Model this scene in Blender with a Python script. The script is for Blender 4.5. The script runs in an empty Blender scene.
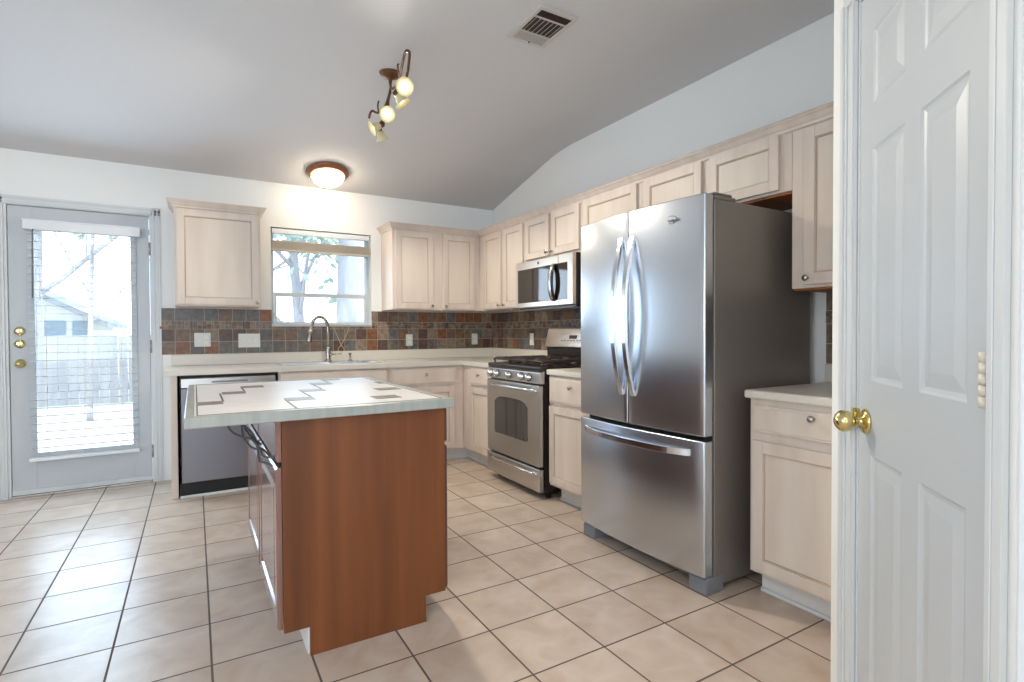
import bpy, bmesh, math, random
from mathutils import Vector, Matrix, Euler
S = bpy.context.scene
COL = S.collection
R = math.radians
PI = math.pi

# ------------------------------------------------------------------ camera
cam_d = bpy.data.cameras.new('camera')
cam_d.sensor_width = 36.0
cam_d.lens = 535.43 / 1024 * 36.0
cam_d.clip_start = 0.02
cam = bpy.data.objects.new('camera', cam_d)
COL.objects.link(cam)
yaw, pitch, roll = R(30.662), R(0.963), R(-0.2675)
fwd = Vector((math.sin(yaw)*math.cos(pitch), math.cos(yaw)*math.cos(pitch), -math.sin(pitch)))
right = Vector((math.cos(yaw), -math.sin(yaw), 0))
up = right.cross(fwd)
r2 = right*math.cos(roll) + up*math.sin(roll)
u2 = up*math.cos(roll) - right*math.sin(roll)
rot = Matrix((r2, u2, -fwd)).transposed()
cam.matrix_world = Matrix.Translation((0, 0, 1.1483)) @ rot.to_4x4()
S.camera = cam

# ------------------------------------------------------------------ world, sun, daylight
w = bpy.data.worlds.new('world'); S.world = w; w.use_nodes = True
nt = w.node_tree; nt.nodes.clear()
wo = nt.nodes.new('ShaderNodeOutputWorld'); bg = nt.nodes.new('ShaderNodeBackground')
bg.inputs['Color'].default_value = (0.72, 0.85, 1.0, 1); bg.inputs['Strength'].default_value = 4.6
nt.links.new(bg.outputs[0], wo.inputs[0])
sd = bpy.data.lights.new('sun', 'SUN'); sd.energy = 4.0; sd.angle = R(4); sd.color = (1, .96, .9)
so = bpy.data.objects.new('sun', sd); COL.objects.link(so); so.rotation_euler = (R(38), R(12), R(20))

def area(name, loc, target, sx, sy, power, color):
    d = bpy.data.lights.new(name, 'AREA'); d.shape = 'RECTANGLE'; d.size = sx; d.size_y = sy
    d.energy = power; d.color = color
    o = bpy.data.objects.new(name, d); COL.objects.link(o)
    o.location = loc
    o.rotation_euler = (Vector(target) - Vector(loc)).to_track_quat('-Z', 'Y').to_euler()
    return o
DAY = (0.72, 0.85, 1.0)
area('added_daylight_left', (-3.55, 0.2, 1.45), (0, 0.2, 1.75), 1.8, 1.5, 16, DAY)  # added area lamp standing in for daylight from the unseen left side
area('added_daylight_rear', (-1.4, -3.35, 1.5), (-1.2, 0, 1.9), 3.0, 1.8, 40, DAY)  # added area lamp standing in for daylight from behind the camera
area('daylight_patio_door', (-0.69, 4.88, 1.2), (-0.69, 0, 0.9), 0.55, 1.5, 20, (.58, .79, 1.0))
area('daylight_kitchen_window', (1.0, 4.90, 1.55), (1.0, 0, 1.1), 0.7, 0.6, 3.5, DAY)
area('added_ceiling_fill', (-1.3, -0.6, 2.62), (-1.3, -0.6, 0), 1.3, 1.3, 34, (1, .92, .82))  # added overhead fill, no fixture modelled; lifts the floor and island top

S.view_settings.view_transform = 'Standard'
S.view_settings.look = 'None'
S.view_settings.gamma = 1
S.view_settings.use_curve_mapping = False
S.view_settings.exposure = 0.15

# ------------------------------------------------------------------ materials
def lin(c):
    c = c/255.0
    return c/12.92 if c <= 0.04045 else ((c+0.055)/1.055)**2.4
def rgb(r, g, b): return (lin(r), lin(g), lin(b), 1)
def mat(name, col, rough=.5, metal=0, noise=0, nscale=(8, 8, 8), col2=None, bump=0, coat=0, spec=.5, aniso=0):
    m = bpy.data.materials.new(name); m.use_nodes = True
    n = m.node_tree.nodes; l = m.node_tree.links; b = n['Principled BSDF']
    b.inputs['Base Color'].default_value = col
    b.inputs['Roughness'].default_value = rough; b.inputs['Metallic'].default_value = metal
    b.inputs['Coat Weight'].default_value = coat; b.inputs['Coat Roughness'].default_value = .12
    b.inputs['Specular IOR Level'].default_value = spec
    if noise or bump or col2:
        tc = n.new('ShaderNodeTexCoord'); mp = n.new('ShaderNodeMapping'); mp.inputs['Scale'].default_value = nscale
        nz = n.new('ShaderNodeTexNoise'); nz.inputs['Scale'].default_value = 1.0; nz.inputs['Detail'].default_value = 5
        l.new(tc.outputs['Object'], mp.inputs[0]); l.new(mp.outputs[0], nz.inputs['Vector'])
        if col2:
            cr = n.new('ShaderNodeValToRGB'); cr.color_ramp.elements[0].position = .32; cr.color_ramp.elements[1].position = .68
            cr.color_ramp.elements[0].color = col; cr.color_ramp.elements[1].color = col2
            l.new(nz.outputs['Fac'], cr.inputs[0]); l.new(cr.outputs[0], b.inputs['Base Color'])
        if bump:
            bp = n.new('ShaderNodeBump'); bp.inputs['Strength'].default_value = bump; bp.inputs['Distance'].default_value = .01
            l.new(nz.outputs['Fac'], bp.inputs['Height']); l.new(bp.outputs[0], b.inputs['Normal'])
    return m
def emit(name, col, strength):
    m = bpy.data.materials.new(name); m.use_nodes = True
    n = m.node_tree.nodes; b = n['Principled BSDF']
    b.inputs['Base Color'].default_value = col; b.inputs['Emission Color'].default_value = col
    b.inputs['Emission Strength'].default_value = strength
    return m

M = {}
M['wall'] = mat('wall_paint', rgb(238, 239, 237), .75, bump=.03, nscale=(60, 60, 60))
M['ceiling'] = mat('ceiling_paint', rgb(212, 211, 212), .8, bump=.05, nscale=(70, 70, 70))
M['trim'] = mat('white_trim_paint', rgb(214, 218, 219), .35, bump=.002, nscale=(90, 90, 90))
M['door'] = mat('white_door_paint', rgb(193, 198, 201), .35, bump=.002, nscale=(90, 90, 90))
M['cab'] = mat('whitewashed_maple', rgb(222, 209, 197), .42, nscale=(14, 14, 1.6), col2=rgb(212, 196, 183))
M['cabline'] = mat('whitewash_groove', rgb(196, 172, 152), .5, nscale=(14, 14, 3), col2=rgb(206, 184, 164))
M['cabpanel'] = mat('whitewashed_maple_panel', rgb(225, 213, 200), .42, nscale=(9, 9, 1.2), col2=rgb(214, 199, 184))
M['cabin'] = mat('cabinet_raw_wood', rgb(170, 110, 60), .6, nscale=(3, 20, 20), col2=rgb(140, 85, 45))
M['toe'] = mat('toe_kick_white', rgb(226, 222, 218), .5, nscale=(6, 6, 6), col2=rgb(216, 212, 208))
M['counter'] = mat('cream_laminate', rgb(222, 216, 205), .32, nscale=(120, 120, 120), col2=rgb(214, 207, 195))
M['steel'] = mat('brushed_steel', rgb(200, 206, 214), .27, 1, nscale=(3, 500, 2), bump=.006)
M['steelb'] = mat('bright_steel', rgb(215, 218, 222), .16, 1, nscale=(50, 50, 50), bump=.002)
M['steelh'] = mat('horizontal_brushed_steel', rgb(196, 194, 190), .3, 1, nscale=(500, 3, 500), bump=.006)
M['steelw'] = mat('warm_brushed_steel', rgb(205, 196, 184), .3, 1, nscale=(500, 3, 500), bump=.006)
M['fside'] = mat('fridge_side_grey', rgb(128, 121, 115), .38, .35, nscale=(90, 90, 90), bump=.03)
M['fgrey'] = mat('fridge_plastic_grey', rgb(120, 124, 130), .45, nscale=(60, 60, 60), bump=.01)
M['black'] = mat('black_enamel', rgb(32, 24, 22), .28, nscale=(60, 60, 60), bump=.01)
M['blackm'] = mat('black_matte', rgb(22, 20, 20), .6, nscale=(60, 60, 60), bump=.02)
M['grate'] = mat('cast_iron_grate', rgb(58, 48, 46), .5, nscale=(80, 80, 80), bump=.05)
M['burner'] = mat('burner_cap', rgb(70, 52, 44), .45, nscale=(80, 80, 80), bump=.03)
M['dglass'] = mat('dark_oven_glass', rgb(62, 60, 58), .06, 0, nscale=(10, 10, 10), bump=.001, spec=.9)
M['mglass'] = mat('dark_microwave_glass', rgb(34, 26, 22), .03, 0, nscale=(10, 10, 10), bump=.0005, spec=.6, coat=.15)
M['cherry'] = mat('cherry_veneer', rgb(126, 74, 39), .42, nscale=(13, 13, .5), col2=rgb(97, 54, 28), coat=.05, spec=.35)
M['cherryd'] = mat('cherry_edge_dark', rgb(104, 56, 42), .3, nscale=(9, 9, 1), col2=rgb(84, 44, 34), coat=.3)
M['cherryg'] = mat('cherry_door_gloss', rgb(140, 102, 90), .26, nscale=(9, 9, 1), col2=rgb(122, 86, 76), coat=.8)
M['brass'] = mat('polished_brass', rgb(220, 202, 142), .14, 1, nscale=(40, 40, 40), bump=.004)
M['nickel'] = mat('satin_nickel', rgb(176, 170, 162), .26, 1, nscale=(60, 60, 60), bump=.004)
M['bronze'] = mat('rubbed_bronze', rgb(112, 74, 46), .38, .5, nscale=(30, 30, 30), col2=rgb(84, 52, 34))
M['bronzel'] = mat('light_bronze', rgb(160, 108, 76), .35, .4, nscale=(30, 30, 30), col2=rgb(138, 90, 62))
M['shade'] = mat('frosted_glass_shade', rgb(232, 222, 178), .4, nscale=(20, 20, 20), bump=.01)
M['plate'] = mat('ivory_plate', rgb(222, 222, 214), .35, nscale=(40, 40, 40), bump=.004)
M['slot'] = mat('outlet_face', rgb(236, 234, 226), .35, nscale=(40, 40, 40), bump=.004)
M['blind'] = mat('white_blind', rgb(232, 235, 238), .45, nscale=(20, 20, 20), bump=.006)
M['blindb'] = mat('beige_blind_stack', rgb(226, 218, 204), .5, nscale=(3, 20, 200), col2=rgb(210, 200, 186))
M['vinyl'] = mat('vinyl_frame', rgb(206, 212, 214), .4, nscale=(20, 20, 20), bump=.004)
M['cord'] = mat('blind_cord', rgb(206, 190, 150), .7, nscale=(200, 200, 200), bump=.05)
M['cable'] = mat('grey_cable', rgb(74, 78, 82), .45, nscale=(90, 90, 90), bump=.02)
M['ivory'] = mat('painted_hinge', rgb(214, 208, 194), .4, nscale=(50, 50, 50), bump=.01)
M['hingeleaf'] = mat('brown_hinge_leaf', rgb(150, 138, 122), .5, nscale=(50, 50, 50), col2=rgb(176, 164, 146))  # mottled grey-brown for the jamb-side hinge leaf
M['vent'] = mat('vent_metal', rgb(200, 196, 188), .5, nscale=(50, 50, 50), bump=.01)
M['duct_shade'] = mat('dark_duct_shade', rgb(70, 48, 38), .7, nscale=(30, 30, 30), col2=rgb(48, 34, 28))  # dark colour standing in for shade inside the ceiling register
M['chrome'] = mat('dark_wordmark', rgb(92, 98, 106), .3, .8, nscale=(50, 50, 50), bump=.002)
M['fence'] = mat('weathered_fence', rgb(160, 156, 156), .9, nscale=(9, 9, .8), col2=rgb(140, 136, 138))
M['bark'] = mat('tree_bark', rgb(160, 156, 160), .95, nscale=(12, 12, 3), col2=rgb(140, 138, 144), bump=.3)
M['leaf'] = mat('tree_leaves', rgb(160, 176, 158), .8, nscale=(3, 3, 3), col2=rgb(138, 160, 146))
M['ground'] = mat('dry_grass', rgb(214, 208, 190), .95, nscale=(2, 2, 2), col2=rgb(198, 194, 176))
M['siding'] = mat('pale_siding', rgb(196, 194, 190), .8, nscale=(.5, .5, 20), col2=rgb(182, 180, 178))
M['roof'] = mat('roof_shingle', rgb(128, 130, 134), .9, nscale=(9, 9, 9), col2=rgb(104, 106, 112))
M['hwin'] = mat('far_window_glass', rgb(80, 98, 112), .2, nscale=(3, 3, 3), bump=.01)
M['dome'] = emit('lit_dome_glass', (1, .84, .62, 1), 26)
M['bulb'] = emit('lit_bulb', (1, .92, .72, 1), 4)
# island top tile
M['itile'] = mat('white_island_tile', rgb(234, 231, 228), .36, nscale=(9, 9, 9), col2=rgb(226, 223, 219), coat=.0)
M['iedge'] = mat('island_edge_tile', rgb(168, 171, 164), .3, nscale=(40, 8, 8), col2=rgb(152, 157, 150))
M['inlay'] = mat('slate_inlay', rgb(132, 122, 112), .35, nscale=(40, 40, 40), col2=rgb(100, 94, 90))
M['inline'] = mat('dark_inlay_line', rgb(84, 84, 84), .5, nscale=(40, 40, 40), bump=.01)
SL = []
for i, c in enumerate([(134, 108, 88), (140, 104, 78), (146, 96, 66), (124, 114, 106), (150, 132, 114), (108, 100, 96), (162, 142, 120), (106, 82, 70), (136, 118, 98), (120, 117, 114)]):
    SL.append(mat('slate_tile_%d' % i, rgb(*c), .42, nscale=(26, 26, 26), col2=rgb(*[int(v*.70) for v in c]), bump=.25))
M['grout'] = mat('beige_grout', rgb(190, 178, 162), .85, nscale=(90, 90, 90), bump=.05)

def glass_mat():
    m = bpy.data.materials.new('window_pane_glass'); m.use_nodes = True
    n = m.node_tree.nodes; l = m.node_tree.links; n.clear()
    o = n.new('ShaderNodeOutputMaterial'); mx = n.new('ShaderNodeMixShader'); t = n.new('ShaderNodeBsdfTransparent')
    g = n.new('ShaderNodeBsdfGlossy'); g.inputs['Roughness'].default_value = .02
    f = n.new('ShaderNodeFresnel'); f.inputs['IOR'].default_value = 1.4
    t.inputs['Color'].default_value = (.93, .97, 1, 1)
    l.new(f.outputs[0], mx.inputs[0]); l.new(t.outputs[0], mx.inputs[1]); l.new(g.outputs[0], mx.inputs[2]); l.new(mx.outputs[0], o.inputs[0])
    return m
M['glass'] = glass_mat()

def blind_mat(name, col):
    m = bpy.data.materials.new(name); m.use_nodes = True
    n = m.node_tree.nodes; l = m.node_tree.links; b = n['Principled BSDF']
    b.inputs['Base Color'].default_value = col; b.inputs['Roughness'].default_value = .5
    t = n.new('ShaderNodeBsdfTranslucent'); t.inputs['Color'].default_value = col
    nz = n.new('ShaderNodeTexNoise'); nz.inputs['Scale'].default_value = 8
    mr = n.new('ShaderNodeMapRange'); mr.inputs['To Min'].default_value = .42; mr.inputs['To Max'].default_value = .5; l.new(nz.outputs['Fac'], mr.inputs['Value'])
    mx = n.new('ShaderNodeMixShader'); l.new(mr.outputs[0], mx.inputs[0]); l.new(b.outputs[0], mx.inputs[1]); l.new(t.outputs[0], mx.inputs[2])
    l.new(mx.outputs[0], n['Material Output'].inputs['Surface']); return m
M['stack'] = blind_mat('beige_stacked_slats', rgb(232, 224, 210))
M['slat'] = blind_mat('translucent_white_slat', rgb(240, 243, 246))
def floor_mat():
    m = bpy.data.materials.new('ceramic_floor_tile'); m.use_nodes = True
    n = m.node_tree.nodes; l = m.node_tree.links; b = n['Principled BSDF']
    tc = n.new('ShaderNodeTexCoord'); sp = n.new('ShaderNodeSeparateXYZ'); l.new(tc.outputs['Object'], sp.inputs[0])
    def mth(op, a, bb=None, c=None):
        q = n.new('ShaderNodeMath'); q.operation = op
        for i, v in enumerate((a, bb, c)):
            if v is None: continue
            if isinstance(v, (int, float)): q.inputs[i].default_value = v
            else: l.new(v, q.inputs[i])
        return q.outputs[0]
    T = .3082
    ax = mth('DIVIDE', mth('SUBTRACT', sp.outputs['X'], 1.5786), T); ay = mth('DIVIDE', mth('SUBTRACT', sp.outputs['Y'], 1.8009), T)
    fx = mth('ABSOLUTE', mth('SUBTRACT', mth('FRACT', ax), .5)); fy = mth('ABSOLUTE', mth('SUBTRACT', mth('FRACT', ay), .5))
    e = mth('MAXIMUM', fx, fy)                       # .5 at the joint
    mr = n.new('ShaderNodeMapRange'); mr.inputs['From Min'].default_value = .4870; mr.inputs['From Max'].default_value = .4900
    l.new(e, mr.inputs['Value'])
    cb = n.new('ShaderNodeCombineXYZ'); l.new(mth('FLOOR', ax), cb.inputs[0]); l.new(mth('FLOOR', ay), cb.inputs[1])
    wn = n.new('ShaderNodeTexWhiteNoise'); wn.noise_dimensions = '3D'; l.new(cb.outputs[0], wn.inputs['Vector'])
    va = n.new('ShaderNodeVectorMath'); va.operation = 'MULTIPLY_ADD'; l.new(wn.outputs['Color'], va.inputs[0]); va.inputs[1].default_value = (20, 20, 20); l.new(tc.outputs['Object'], va.inputs[2])
    nz = n.new('ShaderNodeTexNoise'); nz.inputs['Scale'].default_value = 6.5; nz.inputs['Detail'].default_value = 7; nz.inputs['Distortion'].default_value = .6
    l.new(va.outputs[0], nz.inputs['Vector'])
    cr = n.new('ShaderNodeValToRGB'); E = cr.color_ramp.elements
    E[0].position = .3; E[0].color = rgb(188, 166, 147); E[1].position = .7; E[1].color = rgb(210, 195, 180)
    l.new(nz.outputs['Fac'], cr.inputs[0])
    hs = n.new('ShaderNodeHueSaturation'); l.new(cr.outputs[0], hs.inputs['Color'])
    vr = n.new('ShaderNodeMapRange'); vr.inputs['To Min'].default_value = .93; vr.inputs['To Max'].default_value = 1.05; l.new(wn.outputs['Value'], vr.inputs['Value']); l.new(vr.outputs[0], hs.inputs['Value'])
    mx = n.new('ShaderNodeMix'); mx.data_type = 'RGBA'; l.new(mr.outputs[0], mx.inputs['Factor']); l.new(hs.outputs[0], mx.inputs['A']); mx.inputs['B'].default_value = rgb(98, 84, 76)
    l.new(mx.outputs['Result'], b.inputs['Base Color'])
    rr = n.new('ShaderNodeMapRange'); rr.inputs['To Min'].default_value = .33; rr.inputs['To Max'].default_value = .8; l.new(mr.outputs[0], rr.inputs['Value']); l.new(rr.outputs[0], b.inputs['Roughness'])
    h = mth('SUBTRACT', mth('MULTIPLY', nz.outputs['Fac'], .12), mr.outputs[0])
    bp = n.new('ShaderNodeBump'); bp.inputs['Strength'].default_value = .5; bp.inputs['Distance'].default_value = .002; l.new(h, bp.inputs['Height']); l.new(bp.outputs[0], b.inputs['Normal'])
    return m
M['floor'] = floor_mat()
M['dwsteel'] = mat('dishwasher_steel', rgb(128, 126, 130), .4, 1, nscale=(500, 3, 500), bump=.006)

# ------------------------------------------------------------------ mesh builder
class MB:
    def __init__(s): s.v = []; s.f = []; s.mi = []; s.sm = []
    def add(s, vs, fs, mi=0, smooth=False):
        o = len(s.v); s.v += [Vector(p) for p in vs]
        for f in fs: s.f.append([o+i for i in f]); s.mi.append(mi); s.sm.append(smooth)
        return s
    def box(s, x0, x1, y0, y1, z0, z1, mi=0):
        x0, x1 = sorted((x0, x1)); y0, y1 = sorted((y0, y1)); z0, z1 = sorted((z0, z1))
        return s.add([(x0,y0,z0),(x1,y0,z0),(x1,y1,z0),(x0,y1,z0),(x0,y0,z1),(x1,y0,z1),(x1,y1,z1),(x0,y1,z1)],
              [(0,3,2,1),(4,5,6,7),(0,1,5,4),(1,2,6,5),(2,3,7,6),(3,0,4,7)], mi)
    def obox(s, P, U, V, W, u0, u1, v0, v1, w0, w1, mi=0):
        P, U, V, W = map(Vector, (P, U, V, W))
        vs = [P+U*a+V*b+W*c for c in (w0, w1) for a, b in ((u0, v0), (u1, v0), (u1, v1), (u0, v1))]
        return s.add(vs, [(0,3,2,1),(4,5,6,7),(0,1,5,4),(1,2,6,5),(2,3,7,6),(3,0,4,7)], mi)
    def prism(s, poly, a0, a1, fn, mi=0, smooth=False):
        # poly: 2-D points; fn(p, q, a) -> 3-D
        n = len(poly); vs = [fn(p, q, a0) for p, q in poly] + [fn(p, q, a1) for p, q in poly]
        o = len(s.v); s.v += [Vector(p) for p in vs]
        s.f.append([o+i for i in range(n)][::-1]); s.mi.append(mi); s.sm.append(False)
        s.f.append([o+n+i for i in range(n)]); s.mi.append(mi); s.sm.append(False)
        for i in range(n):
            j = (i+1) % n
            s.f.append([o+i, o+j, o+n+j, o+n+i]); s.mi.append(mi); s.sm.append(smooth)
        return s
    def lathe(s, base, axis, prof, n=24, mi=0):
        # prof: (radius, height along axis)
        base = Vector(base); A = Vector(axis).normalized()
        U = A.orthogonal().normalized(); V = A.cross(U)
        o = len(s.v); k = len(prof)
        for r, h in prof:
            for i in range(n):
                t = 2*PI*i/n; s.v.append(base + A*h + (U*math.cos(t)+V*math.sin(t))*max(r, 1e-5))
        for a in range(k-1):
            for i in range(n):
                j = (i+1) % n
                s.f.append([o+a*n+i, o+a*n+j, o+(a+1)*n+j, o+(a+1)*n+i]); s.mi.append(mi); s.sm.append(True)
        if prof[0][0] > 1e-4: s.f.append([o+i for i in range(n)][::-1]); s.mi.append(mi); s.sm.append(False)
        if prof[-1][0] > 1e-4: s.f.append([o+(k-1)*n+i for i in range(n)]); s.mi.append(mi); s.sm.append(False)
        return s
    def tube(s, pts, r, n=10, mi=0, flat=None):
        pts = [Vector(p) for p in pts]; k = len(pts); o = len(s.v)
        rs = r if isinstance(r, (list, tuple)) else [r]*k
        ref = None
        for a in range(k):
            t = (pts[min(a+1, k-1)] - pts[max(a-1, 0)]).normalized()
            if ref is None: ref = t.orthogonal().normalized()
            ref = (ref - t*ref.dot(t)).normalized(); V = t.cross(ref)
            for i in range(n):
                q = 2*PI*i/n; s.v.append(pts[a] + (ref*math.cos(q)+V*math.sin(q))*rs[a])
        for a in range(k-1):
            for i in range(n):
                j = (i+1) % n
                s.f.append([o+a*n+i, o+a*n+j, o+(a+1)*n+j, o+(a+1)*n+i]); s.mi.append(mi); s.sm.append(True)
        s.f.append([o+i for i in range(n)][::-1]); s.mi.append(mi); s.sm.append(False)
        s.f.append([o+(k-1)*n+i for i in range(n)]); s.mi.append(mi); s.sm.append(False)
        return s
def smoothpath(pts, n=8):
    pts = [Vector(p) for p in pts]; P = [pts[0]] + pts + [pts[-1]]; out = []
    for i in range(1, len(P)-2):
        for k in range(n):
            t = k/n; a, b, c, d = P[i-1], P[i], P[i+1], P[i+2]
            out.append(.5*((2*b)+(c-a)*t+(2*a-5*b+4*c-d)*t*t+(3*b-a-3*c+d)*t**3))
    out.append(pts[-1]); return out
def origin(o):
    p = Vector((0, 0, 0))
    while o is not None: p += o.location; o = o.parent
    return p
def obj(name, mb, m, parent=None, bevel=0, seg=2, loc=None):
    me = bpy.data.meshes.new(name)
    base = origin(parent) if parent is not None else Vector(loc or (0, 0, 0))
    me.from_pydata([tuple(v-base) for v in mb.v], [], mb.f)
    for k in (m if isinstance(m, (list, tuple)) else [m]): me.materials.append(k if not isinstance(k, str) else M[k])
    for p, mi, sm in zip(me.polygons, mb.mi, mb.sm): p.material_index = mi; p.use_smooth = sm
    bm = bmesh.new(); bm.from_mesh(me); bmesh.ops.recalc_face_normals(bm, faces=bm.faces); bm.to_mesh(me); bm.free()
    me.update()
    o = bpy.data.objects.new(name, me); COL.objects.link(o)
    if parent is not None: o.parent = parent
    elif loc: o.location = loc
    if bevel:
        b = o.modifiers.new('bevel', 'BEVEL'); b.width = bevel; b.segments = seg; b.limit_method = 'ANGLE'; b.angle_limit = R(40)
        b.harden_normals = False
    return o
def thing(name, label, cat, loc, group=None):
    o = bpy.data.objects.new(name, None); COL.objects.link(o); o.empty_display_size = .1
    o.location = loc; o['label'] = label; o['category'] = cat
    if group: o['group'] = group
    return o
def tag(o, label, cat, group=None):
    o['label'] = label; o['category'] = cat
    if group: o['group'] = group
    return o
def struct(name, mb, m, bevel=0, seg=2):
    o = obj(name, mb, m, None, bevel, seg); o['kind'] = 'structure'; return o
def text(name, s, size, P, U, V, m, parent, ext=.0006):
    c = bpy.data.curves.new(name, 'FONT'); c.body = s; c.size = size; c.extrude = ext; c.align_x = 'CENTER'; c.align_y = 'CENTER'
    t = bpy.data.objects.new(name, c); COL.objects.link(t)
    bpy.context.view_layer.update()
    me = bpy.data.meshes.new_from_object(t.evaluated_get(bpy.context.evaluated_depsgraph_get()))
    bpy.data.objects.remove(t)
    U = Vector(U); V = Vector(V); W = U.cross(V); base = origin(parent)
    for v in me.vertices: v.co = Vector(P) + U*v.co.x + V*v.co.y + W*v.co.z - base
    me.materials.clear(); me.materials.append(M[m])
    o = bpy.data.objects.new(name, me); COL.objects.link(o); o.parent = parent
    return o

XR, YB = 2.720, 4.973
CZ, CB = .894, .857
K = (2.71-2.43)/(4.973-3.77)
# ------------------------------------------------------------------ room shell
XL, YR, ZC = -3.6, -3.5, 2.71
struct('floor', MB().box(XL-.15, XR+.15, YR-.15, YB+.15, -.08, 0), 'floor')
# ceiling: flat, then a soft bend down to the back wall
prof = [(YR-.15, ZC), (3.55, ZC)]
for i in range(1, 9):
    t = i/8; y = 3.55 + .44*t
    a = Vector((3.55, ZC)); b = Vector((3.77, ZC)); c = Vector((3.99, ZC-K*.22))
    q = a*(1-t)**2 + b*2*t*(1-t) + c*t*t; prof.append((q.x, q.y))
prof.append((YB+.15, 2.43-K*.15))
poly = prof + [(YB+.15, 2.95), (YR-.15, 2.95)]
struct('ceiling', MB().prism(poly, XL-.15, XR+.15, lambda p, q, a: (a, p, q)), 'ceiling')
DX0, DX1, DZ = -1.135, -.266, 2.075
WX0, WX1, WZ0, WZ1 = .567, 1.424, 1.216, 2.055
b = MB()
ZT = 2.43 + .0
b.box(XL-.15, DX0, YB, YB+.15, 0, ZT).box(DX0, DX1, YB, YB+.15, DZ, ZT).box(DX1, WX0, YB, YB+.15, 0, ZT)
b.box(WX0, WX1, YB, YB+.15, 0, WZ0).box(WX0, WX1, YB, YB+.15, WZ1, ZT).box(WX1, XR+.15, YB, YB+.15, 0, ZT)
struct('wall_back', b, 'wall')
struct('wall_right', MB().prism([(.937-.1, 0), (YB, 0), (YB, 2.43)] + [p for p in prof[::-1] if p[0] < YB and p[0] > .9] + [(.837, ZC)], XR, XR+.15, lambda p, q, a: (a, p, q)), 'wall')
# unseen left and rear walls, window openings added for daylight and reflections
b = MB()
ys = [(YR, -.7, 0), (-.7, 1.1, 1), (1.1, YB, 0)]
for y0, y1, wdw in ys:
    if wdw: b.box(XL-.15, XL, y0, y1, 0, .7).box(XL-.15, XL, y0, y1, 2.2, ZC)
    else: b.box(XL-.15, XL, y0, y1, 0, ZC)
struct('wall_left', b, 'wall')
b = MB(); b.box(XL, -2.9, YR-.15, YR, 0, ZC).box(-2.9, .1, YR-.15, YR, 0, .6).box(-2.9, .1, YR-.15, YR, 2.4, ZC).box(.1, 1.106, YR-.15, YR, 0, ZC)
struct('wall_rear', b, 'wall')

# pantry: wall behind the right counter, diagonal wall with the door, wall running back
Dv = Vector((-.70711, -.70711, 0)); Nn = Vector((-.70711, .70711, 0)); P0 = Vector((1.569, .778, 0)); Zv = Vector((0, 0, 1))
S0, S1 = -.233, .655
def dg(b, s0, s1, d0, d1, z0, z1, mi=0): return b.obox(P0, Dv, Nn, Zv, s0, s1, d0, d1, z0, z1, mi)
c0 = P0 + Dv*S0; c1 = P0 + Dv*S1
def poly3(b, pts, z0, z1): return b.prism(pts, z0, z1, lambda p, q, a: (p, q, a))
b = MB()
poly3(b, [(c0.x, c0.y), (XR+.0, c0.y), (XR+.0, c0.y-.11), (c0.x+.05, c0.y-.11)], 0, ZC)
dg(b, S0+.0, -.02, -.10, 0, 0, ZC); dg(b, -.02, .6, -.10, 0, 2.055, ZC); dg(b, .6, S1, -.10, 0, 0, ZC)
struct('wall_pantry', b, 'wall', .012, 3)
b = MB(); poly3(b, [(c1.x, c1.y), (c1.x, YR), (c1.x+.12, YR), (c1.x+.12, c1.y-.05)], 0, ZC)
struct('wall_passage', b, 'wall', .006)

# pantry door casing + jamb
b = MB()
def casing_v(b, s0, s1, z0, z1):
    w_ = s1-s0
    dg(b, s0, s1, 0, .010, z0, z1)
    dg(b, s0+.12*w_, s0+.34*w_, .010, .019, z0, z1); dg(b, s0+.45*w_, s0+.72*w_, .010, .015, z0, z1)
dgs = .087
dg(b, -.105, -.018, .0005, .011, 0, 2.07); dg(b, -.100, -.078, .011, .020, 0, 2.075); dg(b, -.072, -.064, .011, .016, 0, 2.07); dg(b, -.030, -.02, .011, .014, 0, 2.06)
dg(b, .592, .636, .0005, .011, 0, 2.07); dg(b, .604, .612, .011, .0135, 0, 2.07)
dg(b, -.105, .636, .0005, .011, 2.055, 2.135); dg(b, -.105, .636, .011, .02, 2.11, 2.13)
dg(b, -.0195, -.009, -.09, .0, 0, 2.055); dg(b, .583, .5995, -.09, .0, 0, 2.055); dg(b, -.0195, .5995, -.09, .0, 2.044, 2.0545)
struct('trim_1', b, 'trim', .003, 3)

struct('shading_board', MB().box(1.083, c1.x-.0008, .215, .3085, 0, 2.16), 'trim', .003)  # board added to keep rear light off the casing edge
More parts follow.
